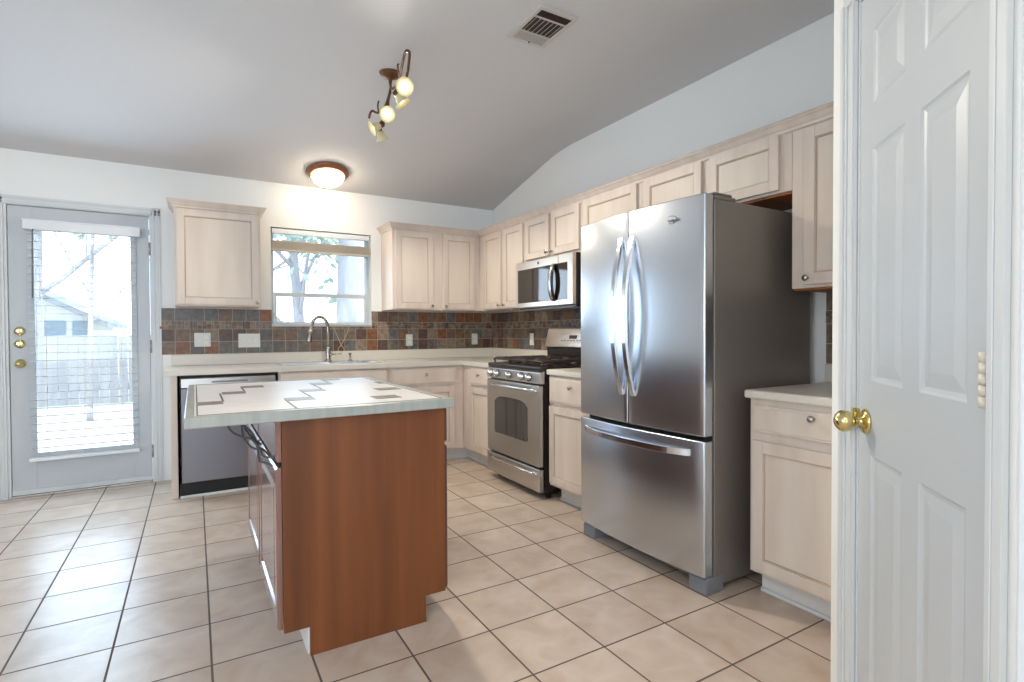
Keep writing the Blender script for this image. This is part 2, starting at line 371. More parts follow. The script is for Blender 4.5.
# six-panel pantry door
def panel_door(s0, s1, z0, z1, panels, t0, t1):
    b = MB()
    xs = sorted({s0, s1} | {p[0] for p in panels} | {p[1] for p in panels}); zs = sorted({z0, z1} | {p[2] for p in panels} | {p[3] for p in panels})
    for i in range(len(xs)-1):
        for j in range(len(zs)-1):
            cx, cz = (xs[i]+xs[i+1])/2, (zs[j]+zs[j+1])/2
            if any(p[0] < cx < p[1] and p[2] < cz < p[3] for p in panels): continue
            b.add([P0+Dv*a+Nn*t1+Zv*c for a, c in ((xs[i], zs[j]), (xs[i+1], zs[j]), (xs[i+1], zs[j+1]), (xs[i], zs[j+1]))], [(0, 1, 2, 3)])
    for a0, a1, c0_, c1_ in panels:
        rings = [(0, 0), (.006, -.0035), (.014, -.0050), (.020, -.0045), (.046, -.0010)]
        prev = None
        for ins, dp in rings:
            cur = [P0+Dv*a+Nn*(t1+dp)+Zv*c for a, c in ((a0+ins, c0_+ins), (a1-ins, c0_+ins), (a1-ins, c1_-ins), (a0+ins, c1_-ins))]
            if prev:
                b.add(prev+cur, [(k, (k+1) % 4, 4+(k+1) % 4, 4+k) for k in range(4)])
            prev = cur
        b.add(prev, [(0, 1, 2, 3)])
    # sides and back
    q = [P0+Dv*a+Nn*t+Zv*c for t in (t0, t1) for a, c in ((s0, z0), (s1, z0), (s1, z1), (s0, z1))]
    b.add(q, [(0, 3, 2, 1), (0, 1, 5, 4), (1, 2, 6, 5), (2, 3, 7, 6), (3, 0, 4, 7)])
    return b
pans = []
for a0, a1 in ((.075, .255), (.330, .510)):
    pans += [(a0, a1, 1.735, 1.925), (a0, a1, 1.015, 1.620), (a0, a1, .225, .822)]
pd = obj('door_2', panel_door(-.006, .580, .012, 2.040, pans, -.038, -.003), 'door'); pd['kind'] = 'structure'
def knob_set(mb, base, ax, r=.028, proj=.062):
    mb.lathe(base, ax, [(.0, 0), (r*1.12, .0), (r*1.15, .004), (r*.95, .009), (r*.45, .012), (r*.36, .016), (r*.36, proj*.40)] + [(r*max(.36 if q < 2 else 0, math.sin(PI*(q+.8)/9.8))*.98, proj-r*.86*(1+math.cos(PI*(q+.8)/9.8))) for q in range(1, 10)], 28)
    return mb
kn = knob_set(MB(), P0+Dv*.045+Nn*(-.003)+Zv*.905, Nn, .030, .078)
obj('door_knob', kn, 'brass', pd)
b = MB(); dg(b, -.0075, -.003, -.03, .012, .885, .935); obj('strike_plate', b, 'brass', pd, .001)
hb = MB(); dg(hb, .5835, .5915, .0002, .004, 1.012, 1.112)
obj('hinge_leaf', hb, 'hingeleaf', pd)
hb = MB()
for k in range(5): hb.lathe(P0+Dv*.577+Nn*.006+Zv*(1.016+k*.0192), Zv, [(.0, 0), (.0075, .0005), (.0075, .0175), (0, .018)], 16)
dg(hb, .556, .577, -.003, .002, 1.014, 1.110)
obj('hinge', hb, 'ivory', pd)

# patio door ---------------------------------------------------------------
dr = MB()
DS0, DS1, DB, DT = -1.106, -.295, .018, 2.047
GX0, GX1, GZ0, GZ1 = -.975, -.405, .30, 1.90
yd0, yd1 = YB+.012, YB+.055
for x0, x1, z0, z1 in ((DS0, GX0, DB, DT), (GX1, DS1, DB, DT), (GX0, GX1, DB, GZ0), (GX0, GX1, GZ1, DT)): dr.box(x0, x1, yd0, yd1, z0, z1)
for x0, x1, z0, z1 in ((GX0-.03, GX0+.006, GZ0-.03, GZ1+.03), (GX1-.006, GX1+.03, GZ0-.03, GZ1+.03), (GX0, GX1, GZ0-.03, GZ0+.006), (GX0, GX1, GZ1-.006, GZ1+.03)): dr.box(x0, x1, yd0-.010, yd0, z0, z1)
d1 = obj('door_1', dr, 'door', None, .002); d1['kind'] = 'structure'
obj('door_glass', MB().box(GX0, GX1, yd0+.018, yd0+.024, GZ0, GZ1), 'glass', d1)
for z in (1.171, 1.081):
    b = MB().lathe((-1.052, yd0, z), (0, -1, 0), [(0, 0), (.031, 0), (.031, .006), (.024, .012), (.018, .02), (.0, .021)], 24)
    b.box(-1.056, -1.048, yd0-.036, yd0-.018, z-.012, z+.012); obj('deadbolt', b, 'brass', d1, .001)
obj('door_knob', knob_set(MB(), (-1.052, yd0, .943), (0, -1, 0), .027, .06), 'brass', d1)
for z in (1.80, 1.05, .24):
    b = MB().lathe((-.288, YB+.004, z-.05), (0, 0, 1), [(0, 0), (.007, .001), (.007, .099), (0, .1)], 12).box(-.289, -.281, YB+.003, YB+.008, z-.05, z+.05); obj('hinge', b, 'nickel', d1)
b = MB().box(DS0, DS1, yd0-.012, yd0-.0005, .018, .05); obj('door_sweep', b, 'trim', d1, .002)
# casing and jamb of the patio door
b = MB()
for x0, x1 in ((-1.183, -1.125), (-.277, -.219)):
    b.box(x0, x1, YB-.012, YB-.0005, 0, DZ+.04); b.box(x0+.008, x0+.02, YB-.019, YB-.012, 0, DZ+.04); b.box(x0+.036, x0+.044, YB-.016, YB-.012, 0, DZ+.04)
b.box(-1.183, -.219, YB-.012, YB-.0005, 2.056, 2.114); b.box(-1.183, -.219, YB-.019, YB-.012, 2.094, 2.107); b.box(-1.183, -.219, YB-.016, YB-.012, 2.07, 2.078)
b.box(DX0+.0005, DS0-.004, YB, YB+.12, 0, DZ-.0005); b.box(DS1+.004, DX1-.0005, YB, YB+.12, 0, DZ-.0005); b.box(DS0-.004, DS1+.004, YB, YB+.12, DT+.004, DZ-.0005)
struct('trim_2', b, 'trim', .002)
struct('trim_3', MB().box(DS0-.003, DS1+.003, YB-.01, YB+.12, .0005, .016), 'nickel', .003)

# patio door blind (hangs on the door: a thing)
bl = thing('window_blind', 'open white slatted blind covering the glass of the patio door', 'blind', (-.69, YB, 1.9))
b = MB().box(-1.015, -.345, YB-.062, YB-.0, 1.878, 1.945).box(-1.02, -.34, YB-.066, YB, 1.938, 1.95)
obj('valance', b, 'blind', bl, .004)
b = MB(); z = 1.855
while z > .30:
    b.add([(-.995, YB-.044, z-.001), (-.375, YB-.044, z-.001), (-.375, YB-.004, z+.0), (-.995, YB-.004, z+.0),
           (-.995, YB-.044, z+.0015), (-.375, YB-.044, z+.0015), (-.375, YB-.004, z+.0025), (-.995, YB-.004, z+.0025)],
          [(0,3,2,1),(4,5,6,7),(0,1,5,4),(1,2,6,5),(2,3,7,6),(3,0,4,7)]); z -= .056
obj('slats', b, 'slat', bl)
obj('bottom_rail', MB().box(-1.003, -.367, YB-.056, YB-.004, .255, .278), 'blind', bl, .004)
for x in (-.90, -.69, -.47): obj('ladder_cord', MB().tube([(x, YB-.054, 1.88), (x, YB-.054, .27)], .0012, 6), 'cord', bl)
obj('tilt_wand', MB().tube([(-.955, YB-.07, 1.88), (-.958, YB-.072, 1.86), (-.965, YB-.07, 1.40)], .005, 8), 'fgrey', bl)

# kitchen window ---------------------------------------------------------------
b = MB(); yw0, yw1 = YB+.085, YB+.13
b.box(WX0, WX0+.03, yw0, yw1, WZ0, WZ1).box(WX1-.03, WX1, yw0, yw1, WZ0, WZ1).box(WX0+.03, WX1-.03, yw0, yw1, WZ1-.03, WZ1).box(WX0+.03, WX1-.03, yw0, yw1, WZ0, WZ0+.025)
w1 = obj('window_1', b, 'vinyl', None, .003); w1['kind'] = 'structure'
zm = 1.485
obj('window_sash', MB().box(WX0+.03, WX1-.03, yw0-.02, yw0-.001, zm-.018, zm+.018).box(WX0+.03, WX0+.05, yw0-.018, yw0-.001, WZ0+.025, zm).box(WX1-.05, WX1-.03, yw0-.018, yw0-.001, WZ0+.025, zm).box(WX0+.03, WX1-.03, yw0-.018, yw0-.001, WZ0+.002, WZ0+.03), 'vinyl', w1, .002)
obj('window_pane', MB().box(WX0+.03, WX1-.03, yw0+.015, yw0+.02, WZ0+.025, zm), 'glass', w1)
obj('window_pane', MB().box(WX0+.03, WX1-.03, yw0+.03, yw0+.035, zm, WZ1-.03), 'glass', w1)
obj('window_sill', MB().box(WX0+.001, WX1-.001, YB-.018, yw0-.002, WZ0+.0005, WZ0+.012), 'trim', w1, .003)
for x in (.655, .70):
    obj('window_latch', MB().box(x-.006, x+.006, YB+.02, YB+.035, WZ0+.012, WZ0+.03).lathe((x, YB+.028, WZ0+.03), (0, 0, 1), [(0, 0), (.006, .001), (.004, .02), (0, .026)], 10), 'ivory', w1)
b2 = thing('window_blind', 'beige slatted blind pulled up to the top of the window over the sink', 'blind', (.995, YB+.03, 2.0))
obj('headrail', MB().box(WX0+.012, WX1-.012, YB+.006, YB+.055, 2.005, 2.045), 'blind', b2, .003)
b = MB()
for k in range(14): b.box(WX0+.012, WX1-.012, YB-.004, YB+.05, 1.872+k*.0052, 1.8755+k*.0052)
b.box(WX0+.008, WX1-.008, YB-.008, YB+.052, 1.855, 1.870)
obj('slat_stack', b, 'stack', b2)
for x in (.68, .995, 1.31): obj('ladder_cord', MB().tube([(x, YB+.0, 2.01), (x, YB+.0, 1.94)], .0012, 6), 'cord', b2)
# cords crossing below the sill
b = MB()
b.tube(smoothpath([(1.075, YB-.006, 1.23), (1.078, YB-.024, 1.19), (1.13, YB-.022, 1.06), (1.165, YB-.02, 1.0), (1.16, YB-.03, .988)]), .0028, 8)
b.tube(smoothpath([(1.215, YB-.006, 1.23), (1.21, YB-.024, 1.19), (1.15, YB-.028, 1.06), (1.11, YB-.026, 1.0), (1.12, YB-.03, .985)]), .0028, 8)
b.tube(smoothpath([(1.16, YB-.03, .99), (1.14, YB-.034, .975), (1.12, YB-.03, .985)]), .0028, 8)
tag(obj('blind_cord', b, 'cord', None, loc=(1.14, YB-.02, 1.0)), 'tan blind cords crossing in an X below the window sill', 'cord')

struct('baseboard_back', MB().box(XL, -1.184, YB-.014, YB-.0005, 0, .085).box(XL, -1.184, YB-.018, YB-.014, 0, .02), 'trim', .003)
struct('baseboard_left', MB().box(XL+.0005, XL+.014, YR, YB-.02, 0, .085), 'trim', .003)
struct('baseboard_right', MB().box(c1.x-.014, c1.x-.0005, YR, c1.y-.01, 0, .085), 'trim', .003)
b = MB()  # frames of the added, unseen left and rear windows
for i, (y0, y1) in enumerate(((-.7, 1.1),)):
    b = MB().box(XL-.1, XL-.05, y0, y0+.05, .7, 2.2).box(XL-.1, XL-.05, y1-.05, y1, .7, 2.2).box(XL-.1, XL-.05, y0, y1, .7, .75).box(XL-.1, XL-.05, y0, y1, 2.15, 2.2).box(XL-.1, XL-.05, y0, y1, 1.43, 1.47)
    o = struct('window_%d' % (i+2), b, 'vinyl'); 
b = MB().box(-2.9, -2.85, YR-.1, YR-.05, .6, 2.4).box(.05, .1, YR-.1, YR-.05, .6, 2.4).box(-2.9, .1, YR-.1, YR-.05, .6, .65).box(-2.9, .1, YR-.1, YR-.05, 2.35, 2.4).box(-1.43, -1.37, YR-.1, YR-.05, .6, 2.4)
struct('window_3', b, 'vinyl')

# slate backsplash ----------------------------------------------------------
def backsplash(name, u0, u1, fn, wins, seed, rng):
    rnd = random.Random(seed); b = MB()
    def blk(ua, ub, za, zb, d, mi):
        for (a0, a1, c0_, c1_) in wins:
            if ua < a1 and ub > a0 and za < c1_ and zb > c0_:
                if (ub > a1 and ua < a1): ua = a1
                elif ua < a0 and ub > a0: ub = a0
                elif zb > c0_ and za < c0_: zb = c0_
                else: return
        if ub-ua < .004 or zb-za < .004: return
        b.add([fn(x, y, z) for x, y, z in ((ua,0,za),(ub,0,za),(ub,d,za),(ua,d,za),(ua,0,zb),(ub,0,zb),(ub,d,zb),(ua,d,zb))],
              [(0,3,2,1),(4,5,6,7),(0,1,5,4),(1,2,6,5),(2,3,7,6),(3,0,4,7)], mi)
    z0, z1 = .983, 1.348
    # grout bed in strips clear of the window
    cuts = sorted({u0, u1} | {max(u0, min(u1, q)) for wn in wins for q in wn[:2]})
    for i in range(len(cuts)-1):
        m_ = (cuts[i]+cuts[i+1])/2; top = z1
        for wn in wins:
            if wn[0] < m_ < wn[1]: top = wn[2]
        b.add([fn(x, y, z) for x, y, z in ((cuts[i],0,z0),(cuts[i+1],0,z0),(cuts[i+1],.006,z0),(cuts[i],.006,z0),(cuts[i],0,top),(cuts[i+1],0,top),(cuts[i+1],.006,top),(cuts[i],.006,top))],
              [(0,3,2,1),(4,5,6,7),(0,1,5,4),(1,2,6,5),(2,3,7,6),(3,0,4,7)], 10)
    g = .0040; W_ = .1005
    for za, zb in ((.983, 1.083), (1.083, 1.184), (1.247, 1.348)):
        u = u0
        while u < u1-.01:
            t = (u-u0)/(u1-u0); mi = rng(rnd, t)
            blk(u+g/2, min(u+W_, u1)-g/2, za+g/2, zb-g/2, .0085+rnd.random()*.002, mi); u += W_
    u = u0
    while u < u1-.004:
        w_ = rnd.choice((.018, .024, .032, .04)); ub = min(u+w_, u1)
        h = rnd.choice((.5, .5, .35, .65, 1))
        zz = 1.184 + .063*h
        blk(u+.001, ub-.001, 1.185, zz-.001, .009+rnd.random()*.003, rnd.choice((3, 4, 6, 8, 4, 9, 6, 2, 7)))
        if h < 1: blk(u+.001, ub-.001, zz+.001, 1.246, .009+rnd.random()*.003, rnd.choice((3, 4, 6, 8, 4, 9, 6, 1, 0)))
        u = ub
    return struct(name, b, SL+['grout'], .0)
def rb(rnd, t): return rnd.choice((3, 5, 9, 0, 3, 7, 2, 4, 9)) if t < .45 else rnd.choice((0, 1, 2, 4, 7, 8, 6, 1, 3, 9, 2))
backsplash('trim_4', -.232, XR-.001, lambda x, y, z: (x, YB-.0006-y, z), [(WX0-.0, WX1+.0, 1.205, 2.0)], 4, rb)
backsplash('trim_5', 0, YB-3.0, lambda x, y, z: (XR-.0006-y, YB-.0126-x, z), [], 8, lambda r, t: r.choice((0, 1, 4, 6, 8, 3, 7, 9, 2, 0, 5)))
backsplash('trim_6', 0, 1.50-.946, lambda x, y, z: (XR-.0006-y, 1.50-x, z), [], 9, lambda r, t: r.choice((0, 3, 4, 8, 7)))

# switch plates and outlets
def mkplate(name, label, cat, c, axis, w_, h_, devs, group=None):
    c = Vector(c)
    U = Vector((1, 0, 0)) if axis == 'x' else Vector((0, -1, 0)); N = Vector((0, -1, 0)) if axis == 'x' else Vector((-1, 0, 0))
    t = thing(name, label, cat, c, group)
    obj('plate', MB().obox(c, U, N, Zv, -w_/2, w_/2, 0, .006, -h_/2, h_/2), 'plate', t, .0025)
    for du, kind in devs:
        if kind == 's':
            obj('toggle', MB().obox(c+U*du, U, N, Zv, -.006, .006, .006, .008, -.013, .013).obox(c+U*du, U, N, Zv, -.004, .004, .008, .018, 0, .009), 'slot', t, .001)
        else:
            for dz in (-.02, .02):
                obj('receptacle', MB().obox(c+U*du+Zv*dz, U, N, Zv, -.014, .014, .006, .009, -.013, .013), 'slot', t, .003)
yt = YB-.0118
mkplate('switch_plate', 'ivory two gang plate with toggle and outlet, left end of slate backsplash', 'switch', (.055, yt, 1.097), 'x', .115, .112, ((-.024, 's'), (.024, 'o')))
mkplate('switch_plate', 'ivory three gang plate with three toggle switches left of the window', 'switch', (.393, yt, 1.088), 'x', .165, .115, ((-.046, 's'), (0, 's'), (.046, 's')))
mkplate('wall_outlet', 'white outlet on the slate backsplash just right of the window, back wall', 'outlet', (1.785, yt, 1.075), 'x', .068, .112, ((0, 'o'),))
mkplate('wall_outlet', 'white outlet on the slate backsplash nearest the inner corner, back wall', 'outlet', (2.49, yt, 1.078), 'x', .068, .112, ((0, 'o'),))
mkplate('wall_outlet', 'white outlet on the right-hand wall, left of the range backguard', 'outlet', (XR-.0125, 4.20, 1.08), 'y', .068, .112, ((0, 'o'),))

# ------------------------------------------------------------------ cabinets
# local frame: U along the face, N out of the face, Z up
def frame_for(side):
    # side 'b': back run (face looks -Y), U=+X ; 'r': right run (face looks -X), U=-Y
    if side == 'b': return Vector((1, 0, 0)), Vector((0, -1, 0))
    return Vector((0, 1, 0)), Vector((-1, 0, 0))
def cdoor(b, P, U, N, u0, u1, z0, z1, fr=.05, t=.019, flat=False):
    """five-piece door face, back at N=0"""
    def bx(a0, a1, c0_, c1_, n0, n1, mi=0): b.obox(P, U, N, Zv, a0, a1, n0, n1, c0_, c1_, mi)
    if flat:
        bx(u0, u1, z0, z1, .0, t*.8, 0); bx(u0+.012, u1-.012, z0+.012, z1-.012, t*.8, t, 2)
        return b
    bx(u0, u0+fr, z0, z1, 0, t); bx(u1-fr, u1, z0, z1, 0, t); bx(u0+fr, u1-fr, z0, z0+fr, 0, t); bx(u0+fr, u1-fr, z1-fr, z1, 0, t)
    g = .006
    bx(u0+fr, u0+fr+g, z0+fr, z1-fr, 0, t-.004, 1); bx(u1-fr-g, u1-fr, z0+fr, z1-fr, 0, t-.004, 1)
    bx(u0+fr+g, u1-fr-g, z0+fr, z0+fr+g, 0, t-.004, 1); bx(u0+fr+g, u1-fr-g, z1-fr-g, z1-fr, 0, t-.004, 1)
    bx(u0+fr+g, u1-fr-g, z0+fr+g, z1-fr-g, 0, t-.009, 2)
    return b
def cknob(P, N, parent, m='nickel'):
    return obj('knob', MB().lathe(P, N, [(.0, 0), (.006, 0), (.0055, .008), (.007, .013), (.013, .017), (.0145, .021), (.012, .026), (.005, .029), (0, .0295)], 20), m, parent)
def cabinet(name, label, side, face, wall, u0, u1, z0, z1, doors, drawers, toe=None, group=None, crown=False, mats=('cab', 'cabline', 'cabpanel'), open_bottom=False):
    U, N = frame_for(side)
    def W(u, d, z): return Vector((u, face+d, z)) if side == 'b' else Vector((face+d, u, z))   # d = depth behind the face
    P = W(0, 0, 0); depth = abs(wall-face)-.002
    t = thing(name, label, 'cabinet', W((u0+u1)/2, depth/2, z0 if toe is None else 0), group)
    b = MB().obox(P, U, -N, Zv, u0, u1, .0, depth, z0, z1)
    obj('body', b, mats[0], t, .0015)
    Pf = P + N*.0008
    for (a0, a1, c0_, c1_, knob) in doors:
        o = obj('door', cdoor(MB(), Pf, U, N, a0, a1, c0_, c1_), mats, t, .0022)
        if knob: cknob(Pf+U*knob[0]+Zv*knob[1]+N*.019, N, o)
    for (a0, a1, c0_, c1_, knob) in drawers:
        o = obj('drawer', cdoor(MB(), Pf, U, N, a0, a1, c0_, c1_, flat=True), mats, t, .003)
        if knob: cknob(Pf+U*knob[0]+Zv*knob[1]+N*.019, N, o)
    if toe:
        a0, a1 = toe
        obj('toe_kick', MB().obox(P, U, -N, Zv, a0, a1, .07, depth-.01, .0, z0-.0005), 'toe', t)
        obj('shoe_molding', MB().obox(P, U, -N, Zv, a0, a1, .056, .0695, .0, .018), 'trim', t, .005, 3)
    return t
G = 'whitewashed wall cabinets'
UB, UT = 1.355, 2.085
FB, FR_ = 4.643, 2.391       # face planes of wall cabinets
lc = cabinet('wall_cabinet', 'single door whitewashed wall cabinet with its own crown, between patio door and window', 'b', FB, YB, -.121, .4537, UB, UT,
        [(-.106, .441, 1.366, 2.066, (.425, 1.385))], [], group=G)
def crown(b, path, z0=2.072, z1=2.127, out=.042):
    """path: plan points, outward on the right-hand side"""
    prof = [(0.0005, z0-.004), (.007, z0), (.009, z0+.012), (.016, z0+.018), (.028, z0+.036), (.036, z0+.041), (.036, z0+.046), (out, z0+.048), (out, z1), (.0005, z1)]
    n = len(path); dirs = []
    P = [Vector((p[0], p[1])) for p in path]
    nor = []
    for i in range(n-1):
        d = (P[i+1]-P[i]).normalized(); nor.append(Vector((d.y, -d.x)))
    offs = []
    for i in range(n):
        if i == 0: offs.append(nor[0])
        elif i == n-1: offs.append(nor[-1])
        else:
            m_ = (nor[i-1]+nor[i]).normalized(); offs.append(m_/max(.2, m_.dot(nor[i])))
    k = len(prof); o = len(b.v)
    for i in range(n):
        for d, z in prof: q = P[i]+offs[i]*d; b.v.append(Vector((q.x, q.y, z)))
    for i in range(n-1):
        for j in range(k):
            j2 = (j+1) % k
            b.f.append([o+i*k+j, o+i*k+j2, o+(i+1)*k+j2, o+(i+1)*k+j]); b.mi.append(0); b.sm.append(False)
    b.f.append([o+j for j in range(k)]); b.mi.append(0); b.sm.append(False)
    b.f.append([o+(n-1)*k+j for j in range(k)]); b.mi.append(0); b.sm.append(False)
    return b
obj('crown', crown(MB(), [(-.122, YB-.002), (-.122, FB), (.455, FB), (.455, YB-.002)], 2.078, 2.13), 'cab', lc)
obj('light_rail', MB().box(-.121, .4537, FB-.012, FB-.001, UB-.0, UB+.008), 'cab', lc, .002)
wcb = cabinet('wall_cabinet', 'two door whitewashed wall cabinet on back wall right of the window', 'b', FB, YB, 1.52, 2.388, UB, UT,
        [(1.548, 1.905, 1.366, 2.06, (1.885, 1.39)), (2.0, 2.33, 1.366, 2.06, (2.02, 1.39))], [], group=G)
wcc = cabinet('wall_cabinet', 'tall two door corner wall cabinet on right wall, left of microwave', 'r', FR_, XR, 3.8135, YB-.003, UB, UT,
        [(4.20, 4.535, 1.366, 2.055, (4.215, 1.39)), (3.825, 4.15, 1.366, 2.06, (4.135, 1.39))], [], group=G)
cabinet('wall_cabinet', 'short two door whitewashed wall cabinet directly above the microwave', 'r', FR_, XR, 3.032, 3.812, 1.718, UT,
        [(3.44, 3.782, 1.742, 2.066, (3.455, 1.77)), (3.06, 3.405, 1.742, 2.066, (3.39, 1.77))], [], group=G)
cabinet('wall_cabinet', 'single door wall cabinet between the microwave and the refrigerator', 'r', FR_, XR, 2.45, 3.030, UB, UT,
        [(2.48, 3.01, 1.366, 2.070, None)], [], group=G)
oc = cabinet('wall_cabinet', 'short wide wall cabinet bridging above the stainless refrigerator', 'r', FR_, XR, 1.482, 2.448, 1.80, UT,
        [(1.985, 2.415, 1.812, 2.070, None), (1.537, 1.935, 1.812, 2.070, None)], [], group=G)
obj('underside', MB().box(FR_+.015, XR-.003, 1.484, 2.446, 1.790, 1.7995), 'cabin', oc)
rc_ = cabinet('wall_cabinet', 'tall wall cabinet with knob beside refrigerator, partly hidden by pantry wall', 'r', FR_, XR, .946, 1.480, 1.342, UT,
        [(.965, 1.416, 1.356, 2.056, (1.395, 1.385))], [], group=G)
obj('underside', MB().box(FR_+.015, XR-.003, .948, 1.478, 1.334, 1.3415), 'cabin', rc_)
ob = crown(MB(), [(1.519, YB-.002), (1.519, FB-.0006), (FR_-.0006, FB-.0006), (FR_-.0006, .948)], 2.072, 2.124)
tag(obj('crown_molding', ob, 'cab', None, loc=(2.36, 3.0, 2.07)), 'whitewashed crown molding running along the corner cabinets and above the refrigerator', 'molding')

for par, x, y in ((wcb, 1.99, 4.665), (wcc, 2.415, 4.58), (wcc, 2.41, 4.07)):
    obj('cabinet_clip', MB().lathe((x, y, UB-.0145), (0, 0, 1), [(0, 0), (.010, .001), (.012, .012), (.010, .0135), (0, .0138)], 14), 'plate', par)
BG = 'whitewashed base cabinets'
FBB, FRR = 4.372, 2.079
# back run
ep = tag(obj('cabinet_end_panel', MB().box(-.150, -.108, FBB, YB-.002, .0, CB-.001), 'cab', None, .002, loc=(-.13, 4.6, 0)), 'whitewashed filler panel at the left end of the counter, beside the dishwasher', 'panel')
cabinet('base_cabinet', 'sink base cabinet with wide false drawer front under the window', 'b', FBB, YB, .540, 1.385, .104, CB-.001,
        [(.56, .955, .118, .69, None), (.975, 1.37, .118, .69, None)], [(.553, 1.372, .712, .846, None)], (.54, 1.385), BG)
cabinet('base_cabinet', 'base cabinet with one long drawer right of the sink, behind the island', 'b', FBB, YB, 1.386, 2.078, .104, CB-.001,
        [(1.425, 1.985, .125, .672, None)], [(1.41, 2.005, .700, .842, (1.712, .785))], (1.386, 2.15), BG)
cabinet('base_cabinet', 'narrow corner base cabinet with small drawer, immediately left of the range', 'r', FRR, XR, 3.782, 4.370, .104, CB-.001,
        [(3.80, 4.195, .125, .672, None)], [(3.80, 4.195, .700, .842, (4.02, .785))], (3.782, 4.44), BG)
cabinet('base_cabinet', 'narrow base cabinet with one drawer between range and refrigerator', 'r', FRR, XR, 2.425, 3.005, .104, CB-.001,
        [(2.45, 2.988, .125, .650, None)], [(2.45, 2.988, .675, .842, (2.735, .790))], (2.425, 2.97), BG)
cabinet('base_cabinet', 'base cabinet with one drawer to the right of refrigerator, beside the pantry door', 'r', FRR, XR, .946, 1.472, .104, CB-.001,
        [(.96, 1.452, .122, .680, None)], [(.96, 1.452, .718, .832, (1.185, .806))], (.946, 1.462), BG)
# countertops
SX0, SX1, SY0, SY1 = .575, 1.395, 4.455, 4.880
ct = thing('countertop', 'cream L-shaped countertop holding the sink, from patio door around to the range', 'countertop', (1.0, 4.6, CB))
b = MB(); e = .003
fy = 4.343; fx_ = 2.0535
def ctop(b, x0, x1, y0, y1): b.box(x0, x1, y0, y1, CB, CZ)
ctop(b, -.181, SX0+.02, fy, YB-.001); ctop(b, SX1-.02, fx_, fy, YB-.001); ctop(b, SX0+.02, SX1-.02, fy, SY0+.02); ctop(b, SX0+.02, SX1-.02, SY1-.02, YB-.001)
ctop(b, fx_, XR-.001, 3.780, YB-.001)
obj('slab', b, 'counter', ct)
obj('splash_lip', MB().box(-.155, XR-.021, YB-.021, YB-.001, CZ, .982).box(XR-.021, XR-.001, 3.782, YB-.001, CZ, .982), 'counter', ct, .004)
cg = thing('countertop', 'short cream countertop between the range and the refrigerator', 'countertop', (2.4, 2.7, CB))
obj('slab', MB().box(fx_, XR-.001, 2.425, 3.012, CB, CZ), 'counter', cg, .008, 3)
obj('splash_lip', MB().box(XR-.021, XR-.001, 2.425, 2.99, CZ, .982), 'counter', cg, .004)
cr_ = thing('countertop', 'short cream countertop right of the refrigerator, ending at the pantry wall', 'countertop', (2.4, 1.2, CB))
obj('slab', MB().box(fx_, XR-.001, .945, 1.489, CB, CZ), 'counter', cr_, .010, 3)
obj('splash_lip', MB().box(XR-.021, XR-.001, .945, 1.50, CZ, .982), 'counter', cr_, .004)

# sink
sk = thing('kitchen_sink', 'stainless double bowl drop-in sink set in the cream counter under the window', 'sink', ((SX0+SX1)/2, 4.66, CZ))
b = MB()
sm_ = (SX0+SX1)/2
bowls = ((SX0+.035, sm_-.015, SY0+.03, SY1-.10), (sm_+.015, SX1-.035, SY0+.03, SY1-.10))
zr0, zr1 = CZ+.0005, CZ+.006
b.box(SX0, SX1, SY0, bowls[0][2], zr0, zr1).box(SX0, SX1, bowls[0][3], SY1, zr0, zr1).box(SX0, bowls[0][0], bowls[0][2], bowls[0][3], zr0, zr1).box(bowls[1][1], SX1, bowls[0][2], bowls[0][3], zr0, zr1).box(bowls[0][1], bowls[1][0], bowls[0][2], bowls[0][3], zr0, zr1)
obj('rim', b, 'steelb', sk, .002)
for (x0, x1, y0, y1) in bowls:
    b = MB(); zb = CZ-.17; q = .002
    b.add([(x0,y0,zr1-.002),(x1,y0,zr1-.002),(x1,y1,zr1-.002),(x0,y1,zr1-.002),(x0+.02,y0+.02,zb),(x1-.02,y0+.02,zb),(x1-.02,y1-.02,zb),(x0+.02,y1-.02,zb)], [(4,5,6,7),(0,1,5,4),(1,2,6,5),(2,3,7,6),(3,0,4,7)])
    o = obj('bowl', b, 'steelb', sk)
    obj('drain', MB().lathe(((x0+x1)/2, (y0+y1)/2, zb+.001), (0, 0, 1), [(0, 0), (.042, 0), (.042, .003), (.03, .002), (0, .001)], 20), 'nickel', o)
# faucet
fc = thing('faucet', 'brushed steel gooseneck pull-down faucet behind the sink', 'faucet', (1.0, 4.83, zr1))
fbz = zr1
obj('base', MB().lathe((1.0, 4.83, fbz), (0, 0, 1), [(0, 0), (.030, 0), (.030, .006), (.024, .014), (.021, .03), (.021, .11), (.016, .125), (.0, .126)], 24), 'nickel', fc)
dd = Vector((-.86, -.51, 0)); B0 = Vector((1.0, 4.83, 0))
pts = [B0+Zv*(fbz+.12), B0+Zv*1.17]
for k in range(0, 11):
    a = PI*k/10; pts.append(B0+dd*(.088*(1-math.cos(a)))+Zv*(1.195+.088*math.sin(a)*1.05))
pts.append(B0+dd*.186+Zv*1.165)
obj('spout', MB().tube(pts, .0145, 14), 'nickel', fc)
obj('spray_head', MB().lathe(B0+dd*.186+Zv*1.175, (dd.x*.18, dd.y*.18, -1), [(0, 0), (.014, 0), (.0175, .03), (.024, .095), (.022, .11), (0, .111)], 20), 'nickel', fc)
obj('lever', MB().tube([(1.018, 4.825, fbz+.06), (1.05, 4.80, fbz+.062), (1.10, 4.775, fbz+.066)], [.009, .007, .005], 10).lathe((1.012, 4.828, fbz+.06), (1, -.3, 0), [(0, 0), (.015, 0), (.015, .02), (0, .021)], 16), 'nickel', fc)
